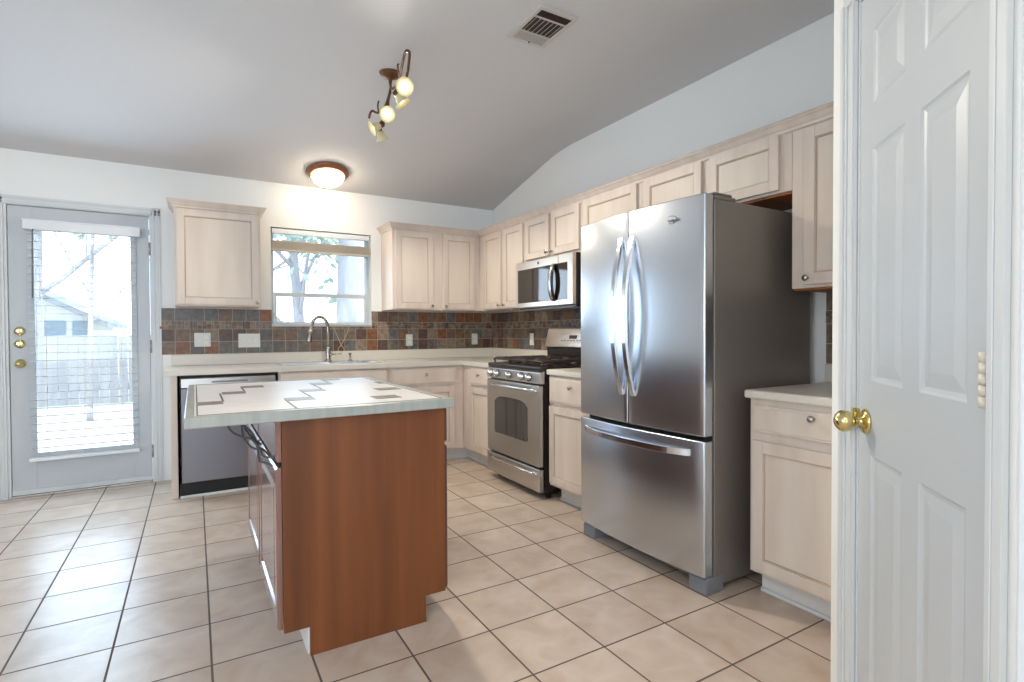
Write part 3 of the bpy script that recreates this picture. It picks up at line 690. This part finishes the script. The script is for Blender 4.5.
tag(obj('soap_dispenser', MB().lathe((1.19, 4.835, fbz), (0, 0, 1), [(0, 0), (.02, 0), (.02, .005), (.012, .012), (.008, .02), (.008, .055), (.012, .058), (.012, .07), (0, .071)], 18).tube([(1.19, 4.835, fbz+.064), (1.165, 4.80, fbz+.066)], .005, 8), 'nickel', None, loc=(1.19, 4.835, fbz)), 'small steel soap dispenser on the sink ledge right of faucet', 'dispenser')

# dishwasher
dw = thing('dishwasher', 'stainless dishwasher under the counter behind the left side of the island', 'dishwasher', (.21, 4.66, 0))
dx0, dx1 = -.098, .528
obj('body', MB().box(dx0+.01, dx1-.01, 4.385, YB-.05, .0, CB-.004), 'blackm', dw)
obj('door', MB().box(dx0+.012, dx1-.012, 4.335, 4.384, .108, .765), 'dwsteel', dw, .004)
o = obj('control_panel', MB().box(dx0+.012, dx1-.012, 4.335, 4.384, .769, .835), 'steelh', dw, .004)
obj('handle_recess', MB().box(.10, .33, 4.333, 4.336, .80, .812), 'fgrey', o)
obj('toe_panel', MB().box(dx0, dx1, 4.40, 4.384, .018, .104).box(dx0, dx1, 4.366, 4.384, .02, .102), 'blackm', dw)
obj('kick_strip', MB().box(dx0-.0, dx1, 4.352, 4.365, .0, .018), 'trim', dw, .004)

# ------------------------------------------------------------------ range
rg = thing('gas_range', 'stainless steel and black gas range with five front knobs under the microwave', 'range', (2.35, 3.38, 0))
RY0, RY1 = 3.016, 3.774; RF = 2.0
obj('body', MB().box(RF+.045, XR-.03, RY0, RY1, .045, .872), 'black', rg, .003)
for x in (2.1, 2.62):
    for y in (RY0+.04, RY1-.04): obj('levelling_foot', MB().lathe((x, y, 0), (0, 0, 1), [(0, 0), (.018, 0), (.015, .05), (0, .051)], 12), 'blackm', rg)
# oven door with arched glass
od = obj('oven_door', MB().box(RF, RF+.040, RY0+.004, RY1-.004, .222, .782), 'steelh', rg, .010, 3)
def arch_poly(y0, y1, z0, z1, dz, r=.03):
    p = [(y0+r*.4, z0), (y1-r*.4, z0), (y1, z0+r*.4)]
    for k in range(0, 15):
        t = k/14; y = y1+(y0-y1)*t; s_ = abs(2*t-1)
        p.append((y, z1-dz*(s_**5)))
    p.append((y0, z0+r*.4)); return p
obj('window_glass', MB().prism(arch_poly(3.165, 3.640, .375, .662, .045), RF-.002, RF+.004, lambda p, q, a: (a, p, q)), 'dglass', od)
def bowbar(ya, yb, z, x0, bow, r, zr=None):
    pts = []
    for k in range(0, 17):
        t = k/16; y = ya+(yb-ya)*t; s_ = 1-(2*t-1)**4
        pts.append((x0-bow*s_, y, z+.006*(1-(2*t-1)**2)))
    return MB().tube(pts, r, 12)
obj('handle', bowbar(3.04, 3.71, .745, RF+.004, .05, .011), 'steelb', od)
dwr = obj('drawer', MB().box(RF, RF+.040, RY0+.004, RY1-.004, .052, .208), 'steelh', rg, .008, 3)
obj('handle', bowbar(3.05, 3.70, .172, RF+.004, .032, .010), 'steelb', dwr)
# sloped control panel
cp = obj('control_panel', MB().prism([(RF+.004, .792), (RF+.05, .792), (RF+.05, .877), (RF+.026, .877), (RF+.010, .868)], RY0+.002, RY1-.002, lambda p, q, a: (p, a, q)), 'steelh', rg, .003)
nn = Vector((-.99, 0, .12)).normalized()
for y in (3.708, 3.612, 3.43, 3.252, 3.152):
    k_ = obj('knob', MB().lathe((RF+.0065, y, .832), nn, [(0, 0), (.026, 0), (.026, .005), (.0205, .008), (.019, .030), (.015, .033), (0, .0335)], 22), 'steelb', cp)
    obj('knob_ring', MB().lathe((RF+.0055, y, .832), nn, [(0, 0), (.029, 0), (.029, .0035), (0, .004)], 22), 'blackm', k_)
ck = obj('cooktop', MB().box(RF+.012, XR-.14, RY0, RY1, .878, .908), 'black', rg, .008, 3)
for (x, y, r) in ((2.17, 3.18, .05), (2.17, 3.59, .045), (2.43, 3.18, .04), (2.43, 3.59, .05), (2.30, 3.385, .045)):
    obj('burner', MB().lathe((x, y, .908), (0, 0, 1), [(0, 0), (r, 0), (r, .008), (r*.8, .010), (r*.78, .018), (r*.6, .021), (0, .022)], 22), 'burner', ck)
for y0, y1 in ((RY0+.025, 3.265), (3.275, 3.495), (3.505, RY1-.025)):
    b = MB(); zt = .944; x0, x1 = 2.05, 2.555; th = .009
    for y in (y0+th, y1-th): b.tube([(x0, y, zt-.012), (x0+.02, y, zt), (x1-.02, y, zt), (x1, y, zt-.012)], th, 6)
    for x in (x0+.01, x1-.01, (x0+x1)/2): b.tube([(x, y0+th, zt-.004), (x, y1-th, zt-.004)], th, 6)
    yc = (y0+y1)/2
    for xc in (2.17, 2.43):
        for k in range(4):
            a = PI/4+PI/2*k; b.tube([(xc+.022*math.cos(a), yc+.022*math.sin(a), zt+.001), (xc+.07*math.cos(a), yc+.07*math.sin(a), zt+.006), (xc+.11*math.cos(a), yc+min(.095, (y1-y0)/2-.01)*math.sin(a), zt-.004)], .008, 6)
    for x in (x0+.01, x1-.01):
        for y in (y0+th, y1-th): b.tube([(x, y, .909), (x, y, zt-.004)], .006, 6)
    obj('grate', b, 'grate', rg)
# backguard
bk = obj('backguard', MB().box(2.585, XR-.03, RY0, RY1, .872, 1.020), 'black', rg, .004)
bs = obj('backguard_panel', MB().prism([(2.560, 1.024), (XR-.03, 1.024), (XR-.03, 1.178), (2.600, 1.178)], RY0-.002, RY1+.002, lambda p, q, a: (p, a, q)), 'steelw', rg, .006, 3)
sl = Vector((2.600-2.560, 0, 1.178-1.024)).normalized(); sn = Vector((-sl.z, 0, sl.x)); SP = Vector((2.560, 0, 1.024))
b = MB(); pl = []
for k in range(13):
    t = k/12; pl.append((3.215+.37*t, .095+.022*math.sin(PI*t)))
pl += [(3.585, .042), (3.215, .042)]
b.prism(pl, .0004, .003, lambda p, q, a: SP+Vector((0, p, 0))+sl*q+sn*a)
cl = obj('control_display', b, 'steelb', bs, .001)
obj('clock_display', MB().obox(SP+Vector((0, 3.40, 0)), Vector((0, 1, 0)), sn, sl, -.05, .05, .003, .0045, .070, .098), 'mglass', cl)
b = MB()
for k in range(8): b.obox(SP+Vector((0, 3.26+k*.04, 0)), Vector((0, 1, 0)), sn, sl, -.012, .012, .003, .0045, .050, .060)
obj('touch_buttons', b, 'fgrey', cl)

# ------------------------------------------------------------------ microwave
mw = thing('microwave', 'stainless over-the-range microwave with dark glass door under the short cabinet', 'microwave', (2.5, 3.415, 1.33))
MY0, MY1, MZ0, MZ1, MX = 3.036, 3.812, 1.330, 1.7135, 2.30
obj('body', MB().box(MX+.035, XR-.002, MY0, MY1, MZ0, MZ1), 'black', mw, .002)
md = obj('door', MB().box(MX, MX+.034, 3.213, MY1, MZ0+.012, MZ1), 'steelw', mw, .006, 3)
mp_ = obj('control_panel', MB().box(MX, MX+.034, MY0, 3.210, MZ0+.012, MZ1), 'steelw', mw, .006, 3)
obj('window_glass', MB().box(MX-.0015, MX+.003, 3.214, 3.777, 1.382, 1.650), 'mglass', md)
obj('touch_glass', MB().box(MX-.0015, MX+.003, 3.098, 3.209, 1.382, 1.650), 'mglass', mp_)
pts = []
for k in range(0, 21):
    t = k/20; z = 1.375+.28*t; s_ = (1-(2*t-1)**2); pts.append((MX-.004-.042*s_**.6, 3.262, z))
b = MB()
for i in range(20):
    (xa, _, za), (xb, _, zb) = pts[i], pts[i+1]
    ya, yb = 3.252, 3.283
    b.add([(xa, ya, za), (xa, yb, za), (xa+.007, yb, za), (xa+.007, ya, za), (xb, ya, zb), (xb, yb, zb), (xb+.007, yb, zb), (xb+.007, ya, zb)], [(0,1,5,4),(1,2,6,5),(2,3,7,6),(3,0,4,7)]+([(0,3,2,1)] if i == 0 else [])+([(4,5,6,7)] if i == 19 else []), 0, True)
hd = obj('handle', b, 'steelb', md)
b = MB()
for i in range(20):
    (xa, _, za), (xb, _, zb) = pts[i], pts[i+1]
    b.add([(xa+.0072, 3.235, za), (xa+.0072, 3.281, za), (xa+.016, 3.281, za), (xa+.016, 3.235, za), (xb+.0072, 3.235, zb), (xb+.0072, 3.281, zb), (xb+.016, 3.281, zb), (xb+.016, 3.235, zb)], [(0,1,5,4),(1,2,6,5),(2,3,7,6),(3,0,4,7)], 0, True)
obj('handle_grip', b, 'black', hd)
obj('emblem', MB().lathe((MX-.0002, 3.475, 1.682), (-1, 0, 0), [(0, 0), (.0125, 0), (.0125, .001), (.0105, .001), (.0105, .0004), (0, .0004)], 24), 'chrome', md)
text('emblem_letters', 'GE', .014, (MX-.0016, 3.475, 1.682), (0, -1, 0), (0, 0, 1), 'chrome', md)
obj('vent_grille', MB().box(MX+.02, XR-.1, MY0+.03, MY1-.03, MZ0-.006, MZ0-.0005), 'fgrey', mw)

# ------------------------------------------------------------------ refrigerator
fr = thing('refrigerator', 'stainless french door refrigerator with bottom freezer drawer', 'refrigerator', (2.3, 1.967, 0))
FY0, FY1, FX = 1.545, 2.400, 1.872
obj('body', MB().box(1.937, 2.66, FY0+.003, FY1-.003, .028, 1.722), 'fside', fr, .006, 3)
def bow(y): t = (y-(FY0+FY1)/2)/((FY1-FY0)/2); return FX-.026*(1-t*t)
def fdoor(y0, y1, z0, z1):
    n = 14; poly = [(bow(y0+(y1-y0)*k/n), y0+(y1-y0)*k/n) for k in range(n+1)] + [(1.926, y1), (1.926, y0)]
    b = MB(); o = 0; b.prism(poly, z0, z1, lambda p, q, a: (p, q, a))
    for i in range(len(b.f)):
        f = b.f[i]
        if len(f) == 4 and all(b.v[k].x < 1.90 for k in f): b.sm[i] = True
    return b
ysplit = 1.990
dl_ = obj('door', fdoor(ysplit+.003, FY1, .692, 1.738), 'steel', fr, .006, 3)
dr_ = obj('door', fdoor(FY0, ysplit-.003, .692, 1.738), 'steel', fr, .006, 3)
fz = obj('freezer_drawer', fdoor(FY0, FY1, .082, .672), 'steel', fr, .006, 3)
obj('gasket', MB().box(1.9265, 1.9365, FY0+.012, FY1-.012, .09, 1.73), 'blackm', fr)
def fhandle(yc):
    b = MB(); n = 24; prev = None; A = []
    for k in range(n+1):
        t = k/n; z = .832+(1.612-.832)*t; s_ = 1-(2*t-1)**2
        xo = bow(yc)-.010-.062*s_; A.append((xo, z))
    w_ = .0135; th = .017
    for k in range(n):
        (xa, za), (xb, zb) = A[k], A[k+1]
        b.add([(xa, yc-w_, za), (xa, yc+w_, za), (xa+th, yc+w_, za), (xa+th, yc-w_, za), (xb, yc-w_, zb), (xb, yc+w_, zb), (xb+th, yc+w_, zb), (xb+th, yc-w_, zb)],
              [(0,1,5,4),(1,2,6,5),(2,3,7,6),(3,0,4,7)]+([(0,3,2,1)] if k == 0 else [])+([(4,5,6,7)] if k == n-1 else []), 0, False)
    for z in (.845, 1.599): b.box(bow(yc)-.002, bow(yc)+.006-.016, yc-w_+.001, yc+w_-.001, z-.013, z+.013)
    return b
obj('handle', fhandle(ysplit+.040), 'steelb', dl_, .002); obj('handle', fhandle(ysplit-.040), 'steelb', dr_, .002)
b = MB(); A = []
for k in range(25):
    t = k/24; y = 1.618+(2.345-1.618)*t; s_ = 1-(2*t-1)**4
    A.append((bow(y)-.008-.042*s_, y))
for k in range(24):
    (xa, ya), (xb, yb) = A[k], A[k+1]; z0, z1 = .600, .630; th = .014
    b.add([(xa, ya, z0), (xa, ya, z1), (xa+th, ya, z1), (xa+th, ya, z0), (xb, yb, z0), (xb, yb, z1), (xb+th, yb, z1), (xb+th, yb, z0)], [(0,1,5,4),(1,2,6,5),(2,3,7,6),(3,0,4,7)]+([(0,3,2,1)] if k == 0 else [])+([(4,5,6,7)] if k == 23 else []))
for y in (1.63, 2.333): b.box(bow(y)-.009, bow(y)+.002, y-.01, y+.01, .602, .628)
obj('handle', b, 'steelb', fz, .002)
for y0, y1 in ((FY0+.004, FY0+.075), (FY1-.075, FY1-.004)):
    obj('hinge_cover', MB().prism([(1.930, 1.7385), (2.06, 1.7385), (2.05, 1.750), (1.936, 1.750)], y0, y1, lambda p, q, a: (p, a, q)), 'fside', fr, .004)
b_ = obj('top_panel', MB().box(1.94, 2.08, FY0+.004, FY1-.004, 1.7225, 1.738), 'fside', fr, .003)
for y0, y1 in ((FY0+.002, FY0+.10), (FY1-.10, FY1-.002)):
    obj('foot', MB().prism([(1.888, .0), (2.0, .0), (2.0, .075), (1.905, .075), (1.888, .062)], y0, y1, lambda p, q, a: (p, a, q)), 'fgrey', fr, .005, 3)
obj('toe_grille', MB().box(1.985, 2.0, FY0+.10, FY1-.10, .012, .075), 'blackm', fr)
# maker's mark, small script with a ring, upper corner of the right door
ly, lz = 1.712, 1.652
lg = text('wordmark', 'Whirlpool', .020, (bow(ly)-.0012, ly, lz-.006), (0, -1, 0), (0, 0, 1), 'chrome', dr_)
b = MB(); ring = [(bow(ly)-.001, ly+.004+.030*math.cos(R(a)), lz-.002+.017*math.sin(R(a))) for a in range(20, 320, 12)]
b.tube(ring, .0009, 6); obj('wordmark_ring', b, 'chrome', dr_)

# ------------------------------------------------------------------ island
IY, IYB = 1.988, 3.19
isl = thing('kitchen_island', 'cherry wood kitchen island with two doors along its left side', 'island', (.56, 2.6, 0))
IZ = .848
prof_i = [(.341, 0), (.777, 0), (.777, .104), (.861, .104), (.861, IZ), (.2548, IZ), (.2548, .104), (.341, .104)]
obj('end_panel', MB().prism(prof_i, IY, IY+.018, lambda p, q, a: (p, a, q)), 'cherry', isl, .0012)
obj('end_panel', MB().prism(prof_i, IYB-.018, IYB, lambda p, q, a: (p, a, q)), 'cherry', isl, .0012)
obj('body', MB().box(.262, .854, IY+.0185, IYB-.0185, .105, IZ), 'cherryd', isl)
obj('toe_kick', MB().box(.335, .783, IY+.0185, IYB-.0185, 0, .1045), 'toe', isl)
def idoor(side, y0, y1, z0, z1, raised=True, t=.018):
    X = .2535 if side < 0 else .8625; N = Vector((side, 0, 0)); P = Vector((X-(.0 if side < 0 else 0), 0, 0)); U = Vector((0, 1, 0))
    b = MB(); fr_ = .055
    def ring(ins, d): return [P+U*a+N*d+Zv*c for a, c in ((y0+ins, z0+ins), (y1-ins, z0+ins), (y1-ins, z1-ins), (y0+ins, z1-ins))]
    seq = [(0, 0), (0, t-.006), (.008, t)]
    seq += [(fr_, t), (fr_+.007, t-.008), (fr_+.012, t-.008), (fr_+.035, t-.001)] if raised else []
    prev = None
    for ins, d in seq:
        cur = ring(ins, d)
        if prev: b.add(prev+cur, [(k, (k+1) % 4, 4+(k+1) % 4, 4+k) for k in range(4)])
        else: b.add(cur, [(0, 1, 2, 3)])
        prev = cur
    b.add(prev, [(0, 1, 2, 3)])
    return b
for y0, y1 in ((2.003, 2.575), (2.605, 3.175)):
    obj('door', idoor(-1, y0, y1, .112, .680), 'cherryg', isl); obj('drawer', idoor(-1, y0, y1, .700, .842, False), 'cherryg', isl)
    obj('door', idoor(1, y0, y1, .112, .690), 'cherryd', isl); obj('drawer', idoor(1, y0, y1, .708, .842, False), 'cherryd', isl)
it = thing('island_countertop', 'white tile island top with stepped slate inlays and rounded pale edge', 'countertop', (.43, 2.6, .849))
IX0, IX1, IYA, IYE = -.032, .884, 1.945, 3.200
TZ = .886
obj('tile_bed', MB().box(IX0+.028, IX1-.028, IYA+.028, IYE-.028, .850, TZ-.0008), 'itile', it)
b = MB()
for x0, x1, y0, y1 in ((IX0, IX1, IYA, IYA+.028), (IX0, IX1, IYE-.028, IYE), (IX0, IX0+.028, IYA+.028, IYE-.028), (IX1-.028, IX1, IYA+.028, IYE-.028)):
    b.box(x0, x1, y0, y1, .849, TZ)
obj('edge_trim', b, 'iedge', it, .004, 2)
b = MB(); q = .0045
x0, x1, y0, y1 = IX0+.034, IX1-.034, IYA+.034, IYE-.034
b.box(x0, x1, y0, y0+q, TZ-.002, TZ+.0002).box(x0, x1, y1-q, y1, TZ-.002, TZ+.0002).box(x0, x0+q, y0, y1, TZ-.002, TZ+.0002).box(x1-q, x1, y0, y1, TZ-.002, TZ+.0002)
obj('border_line', b, 'inline', it)
bars = [(.002, .090, 2.330), (.100, .192, 2.680), (.192, .290, 2.930), (.304, .412, 2.290), (.408, .515, 2.600), (.508, .610, 2.900), (.604, .700, 3.130), (.618, .722, 2.165), (.720, .828, 2.470), (.815, .846, 2.79)]
for a, c, y in bars:
    obj('slate_inlay', MB().box(a, c, y-.070, y+.030, TZ-.002, TZ+.0003), 'inlay', it)
b = MB()
for x, ya, yb in ((.304, y0, 2.27), (.092, 2.34, 2.66), (.192, 2.69, 2.91), (.410, 2.30, 2.58), (.512, 2.61, 2.88), (.607, 2.91, 3.11)):
    b.box(x-.0035, x+.0035, ya, yb, TZ-.002, TZ+.0002)
obj('step_line', b, 'inline', it)
# cable under the overhang
cb_ = MB()
cb_.tube(smoothpath([(.108, 2.25, .846), (.100, 2.24, .82), (.112, 2.20, .790), (.14, 2.16, .775), (.172, 2.12, .768), (.195, 2.08, .735), (.200, 2.06, .72), (.215, 2.05, .712), (.240, 2.04, .715)], 10), .0042, 8)
cb_.tube(smoothpath([(.15, 2.22, .846), (.145, 2.2, .81), (.15, 2.16, .765), (.175, 2.13, .735), (.205, 2.10, .732), (.225, 2.06, .712), (.236, 2.03, .70)], 10), .0042, 8)
cb_.tube(smoothpath([(.13, 2.26, .846), (.15, 2.22, .81), (.178, 2.16, .780), (.188, 2.1, .74), (.19, 2.07, .70), (.205, 2.05, .695), (.228, 2.03, .685)], 10), .0042, 8)
cb_.tube(smoothpath([(.16, 2.28, .846), (.155, 2.22, .80), (.175, 2.15, .77), (.20, 2.1, .75)], 10), .0042, 8)
tag(obj('power_cable', cb_, 'cable', None, loc=(.15, 2.15, .78)), 'grey power cable looped under the left overhang of the island', 'cable')

# ------------------------------------------------------------------ ceiling fixtures
# flush dome on the slope
ax = Vector((0, -K, -1)).normalized(); cy = 4.672; cc = Vector((.978, cy, 2.43+K*(YB-cy)))
dm = thing('ceiling_light', 'round flush dome light with bronze rim, lit, on the sloping ceiling', 'ceiling light', cc)
obj('rim', MB().lathe(cc+ax*.0008, ax, [(0, 0), (.168, 0), (.172, .008), (.165, .02), (.158, .024), (.152, .036), (.138, .042), (.130, .040), (0, .038)], 48), 'bronzel', dm)
obj('glass_dome', MB().lathe(cc+ax*.0415, ax, [(0, 0), (.128, 0), (.130, .006), (.118, .032), (.095, .055), (.062, .071), (.025, .079), (0, .080)], 40), 'dome', dm)
obj('finial', MB().lathe(cc+ax*.121, ax, [(0, 0), (.012, .001), (.013, .006), (.006, .012), (0, .014)], 16), 'bronze', dm)
# track light
tl = thing('track_light', 'scrolled bronze ceiling light with five small bell shades', 'ceiling light', (1.03, 3.165, ZC))
cn = Vector((1.035, 3.17, ZC))
obj('canopy', MB().lathe(cn-Zv*.0006, -Zv, [(0, 0), (.066, 0), (.064, .006), (.05, .018), (.028, .028), (.012, .034), (.009, .06), (0, .061)], 32), 'bronze', tl)
z_ = 2.60
arm = [(1.035, 3.17, 2.66), (1.038, 3.165, 2.62), (1.03, 3.05, 2.585), (1.005, 2.90, 2.590), (.980, 2.78, 2.612), (.972, 2.715, 2.622), (.985, 2.70, 2.612), (1.0, 2.75, 2.588), (1.012, 2.80, 2.565)]
obj('arm', MB().tube(smoothpath(arm), .0075, 10), 'bronze', tl)
arm2 = [(1.035, 3.17, 2.66), (1.040, 3.19, 2.62), (1.055, 3.32, 2.585), (1.06, 3.42, 2.575), (1.045, 3.49, 2.59), (1.02, 3.50, 2.60), (1.005, 3.50, 2.58), (1.0, 3.51, 2.55)]
obj('arm', MB().tube(smoothpath(arm2), .0075, 10), 'bronze', tl)
obj('arm', MB().tube(smoothpath([(1.045, 3.20, 2.61), (1.06, 3.28, 2.60), (1.075, 3.36, 2.56), (1.085, 3.48, 2.55), (1.08, 3.60, 2.55)]), .006, 10), 'bronze', tl)
obj('scroll', MB().tube(smoothpath([(1.01, 2.93, 2.588), (.985, 2.88, 2.602), (.978, 2.865, 2.617), (.985, 2.87, 2.624)]), .005, 8), 'bronze', tl)
obj('scroll', MB().tube(smoothpath([(1.05, 3.46, 2.58), (1.035, 3.43, 2.61), (1.035, 3.41, 2.635)]), .005, 8), 'bronze', tl)
def head(P, d):
    P = Vector(P); d = Vector(d).normalized()
    sk_ = obj('socket', MB().lathe(P-d*.058, d, [(0, 0), (.012, 0), (.018, .006), (.019, .024), (.017, .028), (0, .029)], 20), 'bronze', tl)
    out = [(.016, 0), (.022, .006), (.026, .020), (.030, .035), (.039, .050), (.049, .060), (.0495, .063)]
    inn = [(.0465, .060), (.036, .049), (.027, .034), (.023, .020), (.012, .008)]
    obj('shade', MB().lathe(P-d*.030, d, out+inn, 28), 'shade', tl)
    obj('bulb', MB().lathe(P-d*.022, d, [(0, 0), (.008, .002), (.014, .016), (.0175, .028), (.014, .036), (0, .040)], 20), 'bulb', tl)
    ld = bpy.data.lights.new('track_spot', 'SPOT'); ld.energy = 48; ld.color = (1, .9, .74); ld.spot_size = R(100); ld.spot_blend = .6; ld.shadow_soft_size = .03
    lo = bpy.data.objects.new('track_spot', ld); COL.objects.link(lo); lo.location = P+d*.036; lo.rotation_euler = d.to_track_quat('-Z', 'Y').to_euler()
toC = Vector((-1.0, -2.9, -1.4))
head((1.018, 2.868, 2.508), toC+Vector((0, 0, .1)))
head((1.068, 3.085, 2.530), (.55, -.25, -.85))
head((1.050, 3.285, 2.513), toC+Vector((.3, 0, -.2)))
head((1.045, 3.500, 2.500), (-.95, .1, -.55))
head((1.115, 3.620, 2.495), (.45, .25, -.95))
for a, b_ in (((1.012, 2.80, 2.565), (1.034, 2.912, 2.535)), ((1.04, 3.08, 2.60), (1.046, 3.10, 2.575)), ((1.06, 3.30, 2.585), (1.075, 3.335, 2.545)), ((1.07, 3.46, 2.555), (1.095, 3.495, 2.53)), ((1.08, 3.58, 2.55), (1.09, 3.605, 2.545))):
    obj('knuckle', MB().tube([a, b_], .007, 8), 'bronze', tl)

# ceiling vent
vt = thing('ceiling_vent', 'square white metal air register in the flat ceiling', 'vent', (1.553, 2.305, ZC))
vx0, vx1, vy0, vy1 = 1.438, 1.668, 2.140, 2.462; zc = ZC-.0006
b = MB(); ix0, ix1 = vx0+.024, vx1-.024; iy0, iy1 = vy0+.028, vy1-.024
b.box(vx0, vx1, vy0, iy0, zc-.008, zc).box(vx0, vx1, iy1, vy1, zc-.008, zc).box(vx0, ix0, iy0, iy1, zc-.008, zc).box(ix1, vx1, iy0, iy1, zc-.008, zc)
b.box(ix0, ix1, 2.224, 2.234, zc-.007, zc-.001).box(ix0, ix1, 2.362, 2.370, zc-.007, zc-.001)
obj('frame', b, 'vent', vt, .002)
obj('duct_shade', MB().box(ix0, ix1, iy0, iy1, zc-.0012, zc-.0002), 'duct_shade', vt)  # thin dark sheet painted as the shade behind the louvers
b = MB()
for k in range(7):
    x = ix0+.014+k*(ix1-ix0-.024)/6.2
    b.obox((x, 0, zc-.0045), (.55, 0, .83), (0, 1, 0), (-.83, 0, .55), -.004, .004, 2.234, 2.362, -.0006, .0006)
for k in range(3):
    y = iy0+.010+k*.013; b.obox((0, y, zc-.0045), (0, .9, -.43), (1, 0, 0), (0, .43, .9), -.003, .003, ix0, ix1, -.0006, .0006, 1)
for k in range(6):
    y = 2.376+k*.0105; b.obox((0, y, zc-.0045), (0, .97, .24), (1, 0, 0), (0, -.24, .97), -.0052, .0052, ix0, ix1, -.0006, .0006)
obj('louvers', b, ['vent', 'duct_shade'], vt)
obj('damper_lever', MB().tube([(1.558, 2.436, zc-.008), (1.558, 2.436, zc-.016)], .0035, 8), 'blackm', vt)

# ------------------------------------------------------------------ outside
struct('ground', MB().box(-22, 24, YB+.16, 40, -.14, -.10), 'ground')
fe = thing('wooden_fence', 'grey board privacy fence across the yard behind the patio door', 'fence', (0, 12, -.1))
b = MB(); x = -9.0; rnd = random.Random(3)
while x < 9.5:
    b.box(x, x+.135, 12, 12.02, -.1, 1.10+rnd.random()*.03); x += .142
obj('boards', b, 'fence', fe)
for z in (.15, .8): obj('rail', MB().box(-9, 9.5, 12.021, 12.06, z, z+.09), 'fence', fe)
hs = thing('neighbouring_house', 'pale house with gabled roof beyond the fence, left of the yard', 'house', (-4, 17, -.1))
obj('wall', MB().box(-6.2, -2.1, 16, 20, -.1, 1.62).prism([(-6.2, 1.62), (-2.1, 1.62), (-4.3, 2.75)], 16, 20, lambda p, q, a: (p, a, q)), 'siding', hs)
rf = MB()
rf.prism([(-4.3, 2.80), (-1.75, 1.42), (-1.75, 1.30), (-4.3, 2.68)], 15.7, 20.2, lambda p, q, a: (p, a, q)).prism([(-4.3, 2.80), (-6.6, 1.42), (-6.6, 1.30), (-4.3, 2.68)], 15.7, 20.2, lambda p, q, a: (p, a, q))
obj('roof', rf, 'roof', hs)
for x in (-2.95, -2.45, -3.9): obj('window', MB().box(x, x+.38, 15.96, 16.0, 1.08, 1.46), 'hwin', hs)

def tree(label, x, y, h, r, seed, spread=1.0, leaves=900, lean=0, low=.45, rot_=0, lsize=.11):
    rnd = random.Random(seed); t = thing('tree', label, 'tree', (x, y, -.1), 'trees in the back yard')
    tr = MB(); br = MB(); tips = []
    def limb(b, p, d, L, r0, depth):
        pts = [Vector(p)]; dv = Vector(d).normalized(); n = 5; rs = [r0]
        for k in range(n):
            dv = (dv + Vector((rnd.uniform(-.22, .22), rnd.uniform(-.22, .22), rnd.uniform(-.05, .14)))*.8).normalized()
            pts.append(pts[-1]+dv*L/n); rs.append(r0*(1-.5*(k+1)/n))
        b.tube(pts, rs, 8 if depth < 2 else 5)
        if depth < 3:
            for k in range(3 if depth else 5):
                q = pts[rnd.randint(2, n)]; a = rnd.uniform(0, 2*PI)
                nd = (dv*.5 + Vector((math.cos(a), math.sin(a), rnd.uniform(.1, .7)))*spread*.8)
                limb(br, q, nd, L*rnd.uniform(.5, .72), rs[-1]*.75, depth+1)
        else: tips.append(pts[-1]); tips.append(pts[3])
    # trunk
    base = Vector((x, y, -.1)); tpts = [base, base+Vector((lean*.2, 0, h*.25)), base+Vector((lean*.6, 0, h*.5)), base+Vector((lean, 0, h*.75))]
    tr.lathe(base, (0, 0, 1), [(0, 0), (r*1.4, 0), (r*1.1, .2), (0, .21)], 12)
    tr.tube(tpts, [r*1.1, r, r*.85, r*.6], 12)
    for k in range(6):
        z = h*(low+.5*k/6); q = base+Vector((lean*z/h, 0, z)); a = 2*PI*k*.382+rot_
        limb(br, q, (math.cos(a)*spread, math.sin(a)*spread*.6, .8), h*.42, r*.42, 1)
    obj('trunk', tr, 'bark', t); obj('branches', br, 'bark', t)
    lf = MB()
    for k in range(leaves):
        c = rnd.choice(tips)+Vector((rnd.gauss(0, .38), rnd.gauss(0, .38), rnd.gauss(0, .3)))
        n_ = Vector((rnd.uniform(-1, 1), rnd.uniform(-1, 1), rnd.uniform(-1, 1))).normalized(); U = n_.orthogonal().normalized(); V = n_.cross(U); s_ = lsize*rnd.uniform(.6, 1.2)
        lf.add([c+U*s_, c+V*s_*.5, c-U*s_, c-V*s_*.5], [(0, 1, 2, 3)])
    if leaves: obj('foliage', lf, 'leaf', t)
    return t
tree('thick trunk tree seen through the right half of the kitchen window', 2.08, 8.4, 6.0, .22, 5, .9, 1200, .05, .35)
tree('slender many branched tree seen through the left of the kitchen window', 1.55, 9.4, 4.6, .085, 12, 1.0, 1400, -.2, .16)
tree('bare young tree seen through the middle of the patio door', -1.32, 9.8, 5.0, .032, 21, .8, 1500, .1, .28)
tree('leafy tree seen at the upper left of the patio door', -2.6, 13.2, 6.5, .12, 33, 1.0, 2600, .1, .3, 0, .13)
tree('leafy tree far behind the fence, between patio door and kitchen window', .5, 15.5, 6.5, .14, 41, 1.1, 2600, 0, .3, 0, .14)
tree('tall leafy tree far behind the fence, right of kitchen window', 4.2, 15.0, 6.5, .14, 52, 1.2, 2600, 0, .3, 0, .14)
